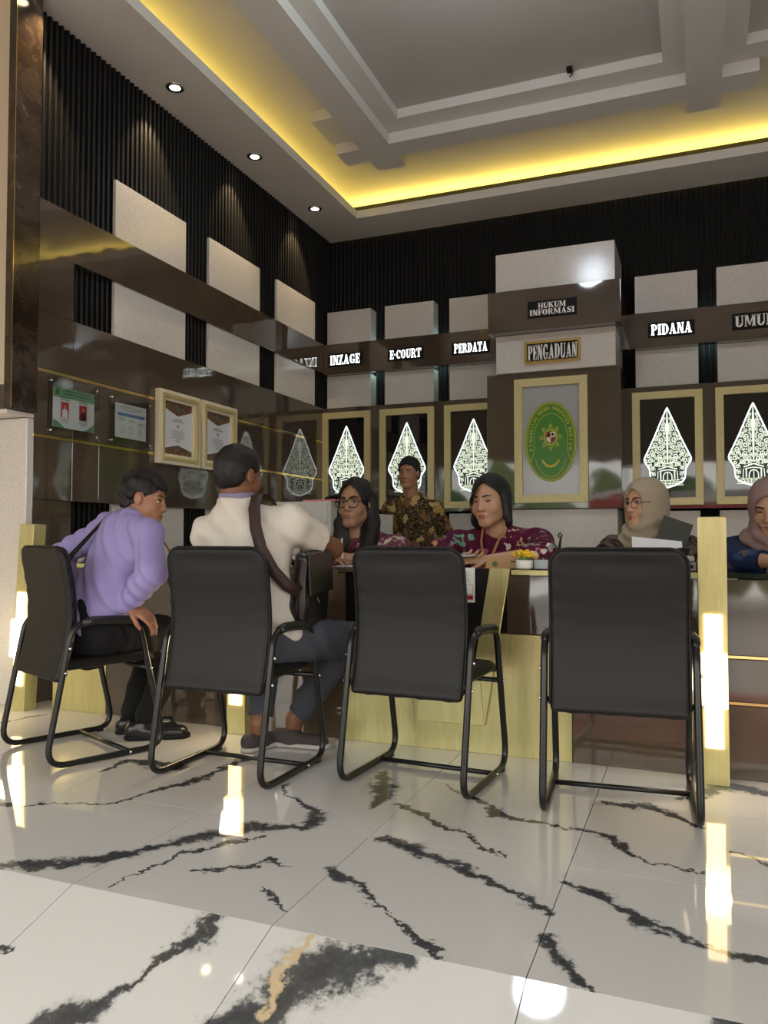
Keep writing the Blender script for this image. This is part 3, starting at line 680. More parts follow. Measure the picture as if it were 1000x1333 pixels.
# ---------------- service counter ----------------
CY = 3.28
def cpanel(parent, x0, x1, z0, z1, m_, y0=CY, y1=CY + .02, name='panel'):
    px, py, pz = parent.location
    return bevel(MB().box(x0 - px, x1 - px, y0 - py, y1 - py, z0 - pz, z1 - pz).build(name, M[m_], parent), .0015, 1)
ca = empty('counter_unit', (-2.65, 3.4, 0)); tag(ca, 'left counter unit with brown gloss front and gold corner panel, behind the leaning man', 'counter')
cpanel(ca, -3.21, -2.855, .0, .51, 'gold', CY - .002, CY + .03, 'gold_panel')
cpanel(ca, -2.853, -2.05, .0, .754, 'brown'); cpanel(ca, -3.21, -2.855, .512, .754, 'brown')
cpanel(ca, -3.21, -2.05, 0, .752, 'black', CY + .031, CY + .045, 'backing')
cb = empty('counter_unit', (-.98, 3.4, 0)); tag(cb, 'middle counter unit with gold lower front and slanted gold V panel', 'counter')
cpanel(cb, -1.955, -1.494, .0, .754, 'brown'); cpanel(cb, -1.492, -.478, .0, .508, 'gold', CY - .003, CY + .03, 'gold_panel')
cpanel(cb, -.476, .005, .0, .508, 'brown'); cpanel(cb, -.745, .005, .511, .754, 'brown', CY + .004)
cpanel(cb, -1.955, .005, 0, .752, 'black', CY + .031, CY + .045, 'backing')
def slab(poly, m_, nm, y0, y1, parent):
    px, py, _ = parent.location
    return bevel(MB().prism([(x - px, z) for x, z in poly], y0 - py, y1 - py).build(nm, M[m_], parent), .002, 1)
ym, yt = CY - .020, CY - .004
slab([(-1.143, .12), (-.836, .12), (-.86, .35), (-1.12, .35)], 'gold', 'slanted_gold_panel', ym, yt, cb)
slab([(-.836, .12), (-.727, .784), (-.813, .784), (-.885, .35), (-.86, .35)], 'gold', 'slanted_gold_panel', ym, yt, cb)
slab([(-1.143, .12), (-1.12, .35), (-1.094, .35), (-1.157, .784), (-1.243, .784)], 'gold', 'slanted_gold_panel', ym, yt, cb)
slab([(-1.094, .351), (-.885, .351), (-.815, .783), (-1.155, .783)], 'black', 'black_inset', CY - .010, yt, cb)
ce = empty('counter_unit', (.8, 3.4, 0)); tag(ce, 'right counter unit with two gold strips, right of the tall gold post', 'counter')
for z0, z1 in ((0, .277), (.292, .452), (.467, .754)): cpanel(ce, .105, 1.9, z0, z1, 'brown')
for z in (.278, .453): cpanel(ce, .108, 1.9, z, z + .013, 'gold_strip', CY + .004, CY + .02, 'gold_strip')
cpanel(ce, .105, 1.9, 0, .752, 'black', CY + .021, CY + .035, 'backing')
def worktop(x0, x1, lb, edge):
    r = empty('worktop', ((x0 + x1) / 2, 3.45, .755)); tag(r, lb, 'worktop')
    h = (x1 - x0) / 2
    bevel(MB().box(-h, h, -.168, .19, .002, .022).build('slab', M['black_gloss'] if edge != 'gold' else M['brown'], r), .003)
    MB().box(-h, h, -.172, -.168, .003, .023).build('edge_band', M[edge], r)
worktop(-3.21, -2.052, 'worktop with gold front edge on the left counter', 'gold')
worktop(-1.953, -1.245, 'dark worktop in front of the woman with glasses', 'brown')
worktop(-.725, .003, 'dark worktop with the flower pot on it', 'gold')
worktop(.107, 1.9, 'glossy black worktop at the right edge', 'black_gloss')
worktop(-1.156, -.815, 'dark worktop above the black inset of the gold V panel', 'black')
M['postgold'] = M['gold']
def light_post(x, label, lean=0.0):
    r = empty('light_post', (x, 3.17, 0)); r.rotation_euler = (0, lean, 0); tag(r, label, 'post')
    bevel(MB().box(0, .1, 0, .085, 0, .992).build('gold_post', M['gold'], r), .003)
    bevel(MB().box(.018, .082, -.008, .0, .137, .63).build('narrow_diffuser', M['postlight'], r), .002)
    bevel(MB().box(.004, .097, -.026, -.001, .287, .486).build('wide_diffuser', M['postlight'], r), .003)
    return r
light_post(.006, 'tall gold post with lit stepped lamp, right of the nearest chair')
light_post(-3.40, 'gold post with lit stepped lamp at the far left, beside the white block', .055)
light_post(-2.052, 'gold post with lit lamp mostly hidden behind the second chair from the left')
for x, y in ((.055, 3.10), (-3.33, 3.10), (-2.0, 3.10)):
    lamp('post_lamp_glow', 'POINT', (x, y, .38), 1.6, (1.0, .80, .48), shadow_soft_size=.05)

# ---------------- chairs ----------------
def chair_parts():
    P = {}
    loop = [(-.042, .0135), (.475, .0135), (.350, .562), (.062, .572)]
    for s, nm in ((-1, 'l'), (1, 'r')):
        pts = fillet([(s * .241, y, z) for y, z in loop], [.075, .075, .075, .085], 7, True)
        P['frame' + nm] = MB().tube(pts, .0125, 12, True).mesh('side_frame')
        ap = [Vector((s * .241, y, z)) for y, z in ((.100, .566), (.14, .5745), (.22, .573), (.305, .567), (.335, .560))]
        P['pad' + nm] = MB().tube(ap, [.0165, .0185, .0185, .0185, .0165], 12).mesh('arm_pad')
        P['foot' + nm] = MB().box(s * .241 - .013, s * .241 + .013, .392, .420, 0, .018).mesh('foot_cap')
    P['screw'] = MB().ball((0, 0, 0), .0062, 8, 5).mesh('screw')
    P['cross'] = MB().tube([(-.241, .31, .016), (.241, .31, .016)], .0095, 10).mesh('crossbar')
    P['seatbar'] = MB().tube([(-.241, .395, .356), (.241, .395, .356)], .010, 10).mesh('seat_bar')
    P['seatbar2'] = MB().tube([(-.241, .035, .372), (.241, .035, .372)], .010, 10).mesh('seat_bar')
    # backrest: s-curved padded shell with rounded top corners
    prof = [(-.002, .338), (.020, .40), (.040, .48), (.050, .56), (.052, .62), (.046, .69), (.034, .76), (.022, .82), (.014, .858), (.012, .875)]
    def pr(z):
        for i in range(len(prof) - 1):
            if z <= prof[i + 1][1]:
                u = (z - prof[i][1]) / (prof[i + 1][1] - prof[i][1]); return prof[i][0] * (1 - u) + prof[i + 1][0] * u
        return prof[-1][0]
    NZ, NX = 44, 22; z0, z1 = .335, .878; mb = MB(); rc, rb = .062, .018
    rows = []
    for side in (0, 1):
        for i in range(NZ + 1):
            z = z0 + (z1 - z0) * (1 - math.cos(PI * i / NZ)) / 2
            w = .222 if z > .5 else .222 - .002 * (1 - (z - z0) / (.5 - z0))
            if z > z1 - rc: w = w - rc + math.sqrt(max(rc * rc - (z - (z1 - rc)) ** 2, 0))
            if z < z0 + rb: w = w - rb + math.sqrt(max(rb * rb - (z - (z0 + rb)) ** 2, 0))
            for j in range(NX + 1):
                u = -math.cos(PI * j / NX); x = w * u
                ez = min(z - z0, z1 - z); ex = w * (1 - abs(u)); e = min(ez, ex + .0)
                t_ = .022 * math.sqrt(max(0, 1 - (1 - min(e / .022, 1)) ** 2))
                sag = .006 * math.exp(-((z - (z1 - .05)) / .03) ** 2) * (1 - u * u)
                wr = .0022 * math.sin(z * 95 + 3 * u) * math.exp(-((abs(u) - 1) / .22) ** 2) * (1 if .55 < z < .75 else .3)
                y = pr(z) + ((-t_ + sag + wr) if side == 0 else (t_ + .006 * (1 - u * u)))
                zz = z + (.0035 * math.sin(x * 60 + 1) if i == 0 else 0)
                mb.v.append((x, y + .022, zz))
    W = NX + 1; off = (NZ + 1) * W
    for i in range(NZ):
        for j in range(NX):
            a = i * W + j; mb.face((a, a + 1, a + 1 + W, a + W)); mb.face((off + a, off + a + W, off + a + 1 + W, off + a + 1))
    for j in range(NX): mb.face((j + 1, j, off + j, off + j + 1)); a = NZ * W + j; mb.face((a, a + 1, off + a + 1, off + a))
    for i in range(NZ): a = i * W; mb.face((a, a + W, off + a + W, off + a)); a += NX; mb.face((a + W, a, off + a, off + a + W))
    P['back'] = mb.mesh('backrest')
    # piping round the back cushion
    pts = []
    for z in np.linspace(.36, z1 - rc, 12): pts.append((.2215, z))
    for a in np.linspace(0, PI / 2, 8)[1:]: pts.append((.2215 - rc + rc * math.cos(a), z1 - rc + rc * math.sin(a)))
    full = [(x, pr(z) + .022 - .008, z) for x, z in pts] + [(-x, pr(z) + .022 - .008, z) for x, z in reversed(pts)]
    P['piping'] = MB().tube(full, .0042, 6).mesh('piping')
    # seat cushion
    mb = MB(); NY, NX2 = 14, 14; ys, ye = .045, .435
    for side in (0, 1):
        for i in range(NY + 1):
            v = i / NY; y = ys + (ye - ys) * (1 - math.cos(PI * v)) / 2
            for j in range(NX2 + 1):
                u = -math.cos(PI * j / NX2); x = .218 * u
                e = min(y - ys, ye - y, .218 * (1 - abs(u))); t_ = .030 * math.sqrt(max(0, 1 - (1 - min(e / .03, 1)) ** 2))
                zc = .392 + .012 * (y - ys) / .39 - .02 * max(0, (y - .39) / .05) ** 2
                mb.v.append((x, y, zc + (t_ if side else -t_ * .6)))
    W = NX2 + 1; off = (NY + 1) * W
    for i in range(NY):
        for j in range(NX2):
            a = i * W + j; mb.face((a, a + W, a + 1 + W, a + 1)); mb.face((off + a, off + a + 1, off + a + 1 + W, off + a + W))
    P['seat'] = mb.mesh('seat')
    return P
CP = chair_parts()
def smooth_me(me): me.polygons.foreach_set('use_smooth', [True] * len(me.polygons))
for k, me in CP.items():
    if not k.startswith('foot'): smooth_me(me)
    me.materials.append(M['leather'] if k in ('back', 'seat', 'piping') else M['chrome'] if k == 'screw' else M['pad'] if k[:3] in ('pad', 'foo') else M['tube'])
def make_chair():
    r = empty('armchair')
    for s in 'lr':
        f = link('side_frame', CP['frame' + s], None, r)
        for (y, z) in ((.046, .471), (.030, .376), (.401, .354), (.31, .0145)): link('screw', CP['screw'], None, f).location = ((-1 if s == 'l' else 1) * .2545, y, z)
        link('arm_pad', CP['pad' + s], None, r); link('foot_cap', CP['foot' + s], None, r)
    link('crossbar', CP['cross'], None, r); link('seat_bar', CP['seatbar'], None, r); link('seat_bar', CP['seatbar2'], None, r)
    b = link('backrest', CP['back'], None, r); link('piping', CP['piping'], None, b); link('seat', CP['seat'], None, r)
    return r
def copy_tree(o, parent=None):
    c = o.copy(); COL.objects.link(c); c.parent = parent
    for ch in list(o.children): copy_tree(ch, c)
    return c
proto = make_chair()
chairs = [((-2.575, 2.52), -.407, 'black armchair with the man in lavender, leftmost of the four chairs'),
          ((-1.694, 2.50), -.020, 'black armchair with the man in the white top sitting on it'),
          ((-.988, 2.672), -.069, 'empty black armchair in front of the gold V panel'),
          ((-.238, 2.656), .075, 'empty black armchair beside the tall gold post, rightmost of the four')]
for i, ((x, y), a, lb) in enumerate(chairs):
    c = proto if i == 0 else copy_tree(proto)
    c.location = (x, y, 0); c.rotation_euler = (0, 0, a); tag(c, lb, 'chair', 'black armchairs at the counter')

# ---------------- things on the counter ----------------
TZ = .778
M['terracotta'] = mat('clear_orange_plastic', (.55, .22, .08), .3); M['woodplate'] = mat('wooden_name_plate', (.46, .27, .10), .45); M['petal'] = mat('yellow_petals', (.85, .58, .03), .6)
M['leafgreen'] = mat('leaf_green', (.08, .20, .04), .6); M['pinkpetal'] = mat('pink_petals', (.75, .22, .20), .6)
pot = empty('flower_pot', (-.683, 3.35, TZ)); tag(pot, 'small white ribbed pot of yellow flowers on the counter', 'flower pot')
MB().lathe([(.020, 0), (.034, .006), (.037, .014), (.034, .017), (.038, .024), (.035, .028), (.037, .036), (.030, .043), (.030, .040)], seg=28).build('pot', M['white'], pot, True)
for k in range(34):
    a = rnd.uniform(0, 2 * PI); rr = .046 * math.sqrt(rnd.random()); z = .046 + .036 * math.sqrt(max(0, 1 - (rr / .049) ** 2)) * rnd.uniform(.4, 1)
    m_ = MB().ball((0, 0, 0), .0085, 7, 4, (1, 1, .6))
    for q in range(5): m_.ball((.008 * math.cos(q * 1.257), .008 * math.sin(q * 1.257), .001), .005, 5, 3, (1, 1, .6))
    o = m_.build('blossom', M['petal'], pot, True); o.location = (rr * math.cos(a) * 1.05, rr * math.sin(a), z); o.rotation_euler = (rnd.uniform(-.8, .8), rnd.uniform(-.8, .8), a)
MB().ball((0, 0, .046), .026, 10, 6, (1, 1, .4)).build('foliage', M['leafgreen'], pot, True)
np_ = empty('name_plate', (-.775, 3.44, TZ)); np_.rotation_euler = (0, 0, .03); tag(np_, 'long wooden name plate with a green emblem, left of the flower pot', 'name plate')
o = MB().prism([(-.10, 0), (.135, 0), (.128, .048), (-.088, .048)], -.012, .0).build('plate', M['woodplate'], np_); bevel(o, .002)
MB().ball((-.055, -.013, .020), .013, 16, 8, (1, .15, .9)).build('round_emblem', M['seal'], np_)
mb = MB(); lines(mb, .0, .075, .020, .034, 1, .008, 1, y=-.0135); mb.build('lettering', M['certbrown'], np_)
bx = empty('card_box', (-.618, 3.40, TZ)); tag(bx, 'clear acrylic card box with white cards, right of the flower pot', 'card holder')
bevel(MB().box(-.035, .035, -.03, .03, 0, .003).box(-.035, .035, -.03, -.027, .003, .045).box(-.035, .035, .027, .03, .003, .055).box(-.035, -.032, -.027, .027, .003, .045).box(.032, .035, -.027, .027, .003, .045).build('acrylic_box', M['acrylic'], bx), .0006, 1)
bevel(MB().box(-.030, .030, -.020, .022, .004, .040).build('cards', M['paper'], bx), .001, 1)
ob = MB().prism([(-.018, 0), (.012, 0), (.010, .048), (-.010, .050)], -.02, .02).build('orange_card_stand', M['terracotta']); ob.location = (-.655, 3.43, TZ); bevel(ob, .002); tag(ob, 'small orange stand directly behind the flower pot', 'card stand')
# paper notice hanging over the black inset
nt = empty('paper_notice', (-.935, 3.262, .638)); tag(nt, 'white paper notice with a red foot hanging on the black inset of the counter', 'notice')
MB().box(-.058, .058, -.003, 0, 0, .148).build('sheet', M['white'], nt)
MB().box(-.048, .050, -.0042, -.003, .012, .030).build('red_bar', M['red'], nt)
mb = MB(); frame = [(.006, .036), (.050, .036), (.050, .076), (.006, .076), (.006, .036), (.050, .036)]
ribbon(mb, frame, .0022, -.0040); mb.build('red_square', M['red'], nt)
mb = MB(); lines(mb, -.045, .045, .082, .132, 5, .0022, 3, y=-.0038); mb.build('small_print', M['ink'], nt)
# pen stand loop behind the nearest chair
ps = empty('pen_stand', (-.546, 3.42, TZ)); tag(ps, 'thin black pen stand with a looped top behind the nearest chair', 'pen stand')
MB().lathe([(.022, 0), (.022, .004), (.006, .012)], seg=18).build('base', M['black'], ps, True)
MB().tube([(0, 0, .008), (-.004, 0, .06), (.002, 0, .10), (.006, 0, .132), (.012, 0, .150), (.006, 0, .158), (-.004, 0, .150), (0, 0, .135)], [.004, .0035, .006, .004, .003, .003, .003, .003], 8).build('pen', M['black'], ps, True)
# papers and pen of the woman with glasses
pp = MB().box(-.10, .10, -.07, .07, 0, .004).build('paper_stack', M['paper']); pp.location = (-1.60, 3.40, TZ); pp.rotation_euler = (0, 0, .2); tag(pp, 'loose white papers under the clasped hands', 'paper')
pn = MB().tube([(0, 0, 0), (-.004, .0, .115)], .0045, 8).build('pen', M['paper']); pn.location = (-1.575, 3.43, TZ + .020); tag(pn, 'white pen held upright by the woman with glasses', 'pen')
pk = bevel(MB().box(-.11, .11, -.03, .03, 0, .096).build('pink_folder', mat('pink_card', (.62, .38, .36), .5)), .004); pk.location = (-1.16, 3.44, TZ); tag(pk, 'pale pink file box just showing above the empty chair', 'file box')
# black handheld on the left worktop and pink flowers in the corner
ph = bevel(MB().box(-.06, .06, -.03, .03, 0, .016).build('handset', M['black']), .004); ph.location = (-2.70, 3.36, TZ); tag(ph, 'black handset lying on the left worktop by the leaning man', 'handset')
pf = empty('flower_pot', (-3.17, 3.42, TZ)); tag(pf, 'small pot of pink flowers on the left worktop near the gold post', 'flower pot')
MB().lathe([(.025, 0), (.035, .05), (.032, .048)], seg=20).build('pot', M['white'], pf, True)
for k in range(12):
    a = rnd.uniform(0, 2 * PI); rr = rnd.uniform(.01, .055); z = rnd.uniform(.085, .125)
    o = MB().ball((0, 0, 0), .012, 8, 5, (1, 1, .7)).build('blossom', M['pinkpetal'] if k % 3 else M['leafgreen'], pf, True); o.location = (rr * math.cos(a), rr * math.sin(a), z)
    MB().tube([(0, 0, .045), (rr * .5 * math.cos(a), rr * .5 * math.sin(a), .07), (rr * math.cos(a), rr * math.sin(a), z)], .0022, 5).build('stem', M['leafgreen'], pf)
# dark phone held by the woman in maroon, grey device and sleeve cloth by the post
dv = empty('card_printer', (-.05, 3.52, TZ)); tag(dv, 'small grey card printer beside the tall gold post', 'printer')
bevel(MB().box(-.045, .05, -.05, .05, 0, .035).build('lower_case', mat('grey_plastic', (.20, .19, .18), .4), dv), .004); bevel(MB().box(-.035, .04, -.051, -.045, .010, .024).build('slot', M['black'], dv), .001); bevel(MB().box(-.05, .045, -.045, .05, .037, .060).build('lid', mat('grey_plastic_light', (.36, .34, .32), .4), dv), .008)
# white cabinet behind the woman with glasses, pink folder and black cap on it
wc = empty('white_cabinet', (-2.56, 5.0, 0)); tag(wc, 'white low cabinet with drawers against the corner behind the woman with glasses', 'cabinet')
M['cabwhite'] = mat('cabinet_white', (.62, .61, .57), .35)
bevel(MB().box(-.30, .17, .0, .42, .0, 1.176).build('carcass', M['cabwhite'], wc), .003)
for z0, z1 in ((.04, .40), (.42, .78), (.80, 1.00), (1.02, 1.165)):
    d = bevel(MB().box(-.28, .15, -.018, -.001, z0, z1).build('drawer', M['cabwhite'], wc), .002); MB().box(-.12, -.02, -.026, -.018, (z0 + z1) / 2 - .004, (z0 + z1) / 2 + .004).build('handle', M['chrome'], d)
sh = empty('open_shelf', (-2.28, 5.04, 0)); tag(sh, 'grey open shelf beside the white cabinet', 'shelf')
bevel(MB().box(-.09, .20, 0, .38, 0, 1.02).build('lower_box', M['cabwhite'], sh), .003); MB().box(-.09, .20, .0, .38, 1.07, 1.085).box(-.09, -.08, .0, .38, 1.02, 1.07).box(.19, .20, 0, .38, 1.02, 1.07).build('top_board', M['cabwhite'], sh)
fo = bevel(MB().box(-.16, .16, -.10, .10, 0, .012).build('folder', mat('pink_folder', (.62, .18, .20), .5)), .002); fo.location = (-2.46, 5.12, 1.1765); tag(fo, 'pink folder lying on top of the white cabinet', 'folder')
cp = MB().ball((0, 0, .0), .05, 14, 8, (1.1, 1, .35)).tube([(-.04, -.03, -.008), (-.09, -.05, -.012)], [.02, .008], 8).build('black_cap', M['black'], None, True); cp.location = (-2.38, 5.12, 1.210); tag(cp, 'black cap lying on the pink folder', 'cap')

# ---------------- outside the entrance (seen only in reflections) ----------------
M['hedge'] = textured('dark_leaf_mass', (.03, .07, .015), (.12, .22, .05), .8, 6)
mb = MB()
for k in range(70):
    x = rnd.uniform(-12, 12); mb.ball((x, rnd.uniform(-12.6, -11.2), rnd.uniform(-.2, 2.6)), rnd.uniform(.5, 1.0), 10, 7)
hd = mb.build('hedge', M['hedge']); tag(hd, 'green hedge across the road behind the camera', 'hedge')
M['banner_red'] = mat('red_cloth', (.52, .04, .07), .8)
bn = empty('cloth_banner', (0, -3.5, -.72)); tag(bn, 'long red and white cloth banner on posts outside the entrance', 'banner')
mb = MB()
for i in range(24):
    x0, x1 = -2.1 + i * .2, -1.9 + i * .2; f = lambda x: .05 * math.sin(x * 7)
    mb.quad((x0, f(x0), 1.62), (x1, f(x1), 1.62), (x1, f(x1), 2.42), (x0, f(x0), 2.42))
mb.build('red_cloth', M['banner_red'], bn, True)
MB().box(-2.1, 2.7, .06, .08, 2.43, 2.62).build('white_cloth', M['white'], bn)
for k in range(4): MB().box(-2.1 + 1.6 * k - .02, -2.1 + 1.6 * k + .02, .08, .12, 0, 2.65).build('post', M['chrome'], bn)
mt = MB().box(-3.5, 4.5, -2.3, -.82, -.72, -.705).build('entrance_mat', M['banner_red']); tag(mt, 'red mat outside the entrance behind the camera', 'mat')
# ---------------- signed-distance modelling for bodies, hair and cloth ----------------
def V3(p): return np.array(p, dtype=np.float64)
def nrm(v): v = V3(v); return v / np.linalg.norm(v)
def RC(a, b, ra, rb, k=.02, flat=None, clip=None, sub=False): return dict(t='rc', a=V3(a), b=V3(b), ra=ra, rb=rb, k=k, flat=flat, clip=clip or [], sub=sub)
def EL(c, r, ax=None, k=.02, clip=None, sub=False): return dict(t='el', c=V3(c), r=V3(r), ax=np.eye(3) if ax is None else ax, k=k, clip=clip or [], sub=sub)
def moved(prims, R, T, s):      # R columns = local axes in world
    out = []
    for p in prims:
        q = dict(p); q['k'] = p['k'] * s; q['clip'] = [(R @ (V3(c) * s) + T, R @ V3(n)) for c, n in p['clip']]
        if p['t'] == 'rc':
            q['a'] = R @ (p['a'] * s) + T; q['b'] = R @ (p['b'] * s) + T; q['ra'] = p['ra'] * s; q['rb'] = p['rb'] * s
            if p['flat']: q['flat'] = (R @ V3(p['flat'][0]), p['flat'][1])
        else: q['c'] = R @ (p['c'] * s) + T; q['r'] = p['r'] * s; q['ax'] = R @ p['ax']
        out.append(q)
    return out
def inflate(prims, t):
    out = []
    for p in prims:
        q = dict(p)
        if p['t'] == 'rc': q['ra'] = p['ra'] + t; q['rb'] = p['rb'] + t
        else: q['r'] = p['r'] + t
        out.append(q)
    return out
def bbox(p):
    if p['t'] == 'rc': return np.minimum(p['a'] - p['ra'], p['b'] - p['rb']), np.maximum(p['a'] + p['ra'], p['b'] + p['rb'])
    m = max(p['r']); return p['c'] - m, p['c'] + m
def surface(name, prims, h, mat_, parent, post=None, disp=None, regs=None):
    pos = [p for p in prims if not p['sub']]
    lo = np.min([bbox(p)[0] for p in pos], axis=0) - 3 * h; hi = np.max([bbox(p)[1] for p in pos], axis=0) + 3 * h
    n = np.ceil((hi - lo) / h).astype(int) + 1
    ax = [(lo[i] + h * np.arange(n[i])).astype(np.float32) for i in range(3)]
    D = np.ones(tuple(n), dtype=np.float32)
    for p in prims:
        a, b = bbox(p); pad = p['k'] + 3 * h
        i0 = np.maximum(np.floor((a - pad - lo) / h).astype(int), 0); i1 = np.minimum(np.ceil((b + pad - lo) / h).astype(int) + 1, n)
        if (i1 <= i0).any(): continue
        sl = tuple(slice(i0[i], i1[i]) for i in range(3))
        X = ax[0][sl[0]][:, None, None]; Y = ax[1][sl[1]][None, :, None]; Z = ax[2][sl[2]][None, None, :]
        if p['t'] == 'rc':
            A = p['a']; BA = p['b'] - A; x, y, z = X - A[0], Y - A[1], Z - A[2]
            L = max(BA @ BA, 1e-9); t = np.clip((x * BA[0] + y * BA[1] + z * BA[2]) / L, 0, 1)
            dx, dy, dz = x - t * BA[0], y - t * BA[1], z - t * BA[2]
            if p['flat']:
                N, f = p['flat']; q = (dx * N[0] + dy * N[1] + dz * N[2]) * (f - 1)
                dx, dy, dz = dx + q * N[0], dy + q * N[1], dz + q * N[2]
            d = np.sqrt(dx * dx + dy * dy + dz * dz) - (p['ra'] + t * (p['rb'] - p['ra']))
            if p['flat']: d = d / max(1, p['flat'][1] ** .5)
        else:
            x, y, z = X - p['c'][0], Y - p['c'][1], Z - p['c'][2]; q = p['ax']; r = p['r']
            u = (x * q[0, 0] + y * q[1, 0] + z * q[2, 0]); v = (x * q[0, 1] + y * q[1, 1] + z * q[2, 1]); w = (x * q[0, 2] + y * q[1, 2] + z * q[2, 2])
            k0 = np.sqrt((u / r[0]) ** 2 + (v / r[1]) ** 2 + (w / r[2]) ** 2); k1 = np.sqrt((u / r[0] ** 2) ** 2 + (v / r[1] ** 2) ** 2 + (w / r[2] ** 2) ** 2) + 1e-9
            d = k0 * (k0 - 1) / k1
        for c, nn in p['clip']: d = np.maximum(d, (X - c[0]) * nn[0] + (Y - c[1]) * nn[1] + (Z - c[2]) * nn[2])
        E0 = D[sl]; k = max(p['k'], 1e-4)
        if p['sub']: d = -d; hh = np.maximum(k - np.abs(E0 - d), 0) / k; D[sl] = np.maximum(E0, d) + hh * hh * k / 4
        else: hh = np.maximum(k - np.abs(E0 - d), 0) / k; D[sl] = np.minimum(E0, d) - hh * hh * k / 4
    if post or disp:
        idx = np.argwhere(np.abs(D) < .035)
        P = lo + idx * h; val = D[idx[:, 0], idx[:, 1], idx[:, 2]]
        if disp: val = val + disp(P)
        if post: val = np.maximum(val, post(P))
        D[idx[:, 0], idx[:, 1], idx[:, 2]] = val
        if post:
            idx = np.argwhere(D <= -.035)
            if len(idx): P = lo + idx * h; D[idx[:, 0], idx[:, 1], idx[:, 2]] = np.maximum(D[idx[:, 0], idx[:, 1], idx[:, 2]], post(P))
    # surface nets
    ins = D < 0
    c = ins[:-1, :-1, :-1].astype(np.int8)
    tot = np.zeros(c.shape, np.int8)
    for i in (0, 1):
        for j in (0, 1):
            for k in (0, 1): tot += ins[i:n[0] - 1 + i, j:n[1] - 1 + j, k:n[2] - 1 + k]
    act = np.argwhere((tot > 0) & (tot < 8))
    if len(act) == 0: return None
    idm = -np.ones(tot.shape, np.int64); idm[act[:, 0], act[:, 1], act[:, 2]] = np.arange(len(act))
    s = np.zeros((len(act), 3)); cnt = np.zeros(len(act))
    cor = {}
    for i in (0, 1):
        for j in (0, 1):
            for k in (0, 1): cor[(i, j, k)] = D[act[:, 0] + i, act[:, 1] + j, act[:, 2] + k]
    for (p, q) in [((i, j, 0), (i, j, 1)) for i in (0, 1) for j in (0, 1)] + [((i, 0, k), (i, 1, k)) for i in (0, 1) for k in (0, 1)] + [((0, j, k), (1, j, k)) for j in (0, 1) for k in (0, 1)]:
        a, b = cor[p], cor[q]; m_ = (a < 0) != (b < 0); t = np.where(m_, a / np.where(m_, a - b, 1), 0)
        pt = np.array(p)[None] + t[:, None] * (np.array(q) - np.array(p))[None]
        s += pt * m_[:, None]; cnt += m_
    verts = lo + (act + s / cnt[:, None]) * h
    faces = []
    for axn in range(3):
        o1, o2 = [(1, 2), (2, 0), (0, 1)][axn]
        sh0 = [slice(None)] * 3; sh1 = [slice(None)] * 3; sh0[axn] = slice(0, -1); sh1[axn] = slice(1, None)
        a, b = ins[tuple(sh0)], ins[tuple(sh1)]
        e = np.argwhere(a != b); fl_ = a[e[:, 0], e[:, 1], e[:, 2]]
        ok = (e[:, o1] > 0) & (e[:, o2] > 0) & (e[:, o1] < n[o1] - 1) & (e[:, o2] < n[o2] - 1); e = e[ok]; fl_ = fl_[ok]
        def cell(d1, d2):
            g = e.copy(); g[:, o1] -= d1; g[:, o2] -= d2; return idm[g[:, 0], g[:, 1], g[:, 2]]
        q = np.stack([cell(1, 1), cell(0, 1), cell(0, 0), cell(1, 0)], 1)
        q[~fl_] = q[~fl_][:, ::-1]; faces.append(q)
    F = np.concatenate(faces); F = F[(F >= 0).all(1)]
    me = bpy.data.meshes.new(name); nv, nf = len(verts), len(F)
    me.vertices.add(nv); me.vertices.foreach_set('co', verts.astype(np.float32).ravel())
    me.loops.add(nf * 4); me.loops.foreach_set('vertex_index', F.ravel().astype(np.int32))
    me.polygons.add(nf); me.polygons.foreach_set('loop_start', np.arange(0, nf * 4, 4, dtype=np.int32))
    me.polygons.foreach_set('loop_total', np.full(nf, 4, dtype=np.int32)); me.update(calc_edges=True)
    if regs is not None:
        cen = verts[F].mean(1); me.polygons.foreach_set('material_index', regs(cen).astype(np.int32))
    o = link(name, me, mat_, parent, True)
    if parent is not None: o.matrix_parent_inverse = Matrix.Translation(-Vector(parent.location))
    return o
def face_axes(fwd, roll=0.0):
    f = nrm(fwd); x = nrm(np.cross(f, (0, 0, 1))); z = np.cross(x, f)
    x2 = x * math.cos(roll) + z * math.sin(roll); z2 = np.cross(x2, f)
    return np.stack([x2, f, z2], 1)
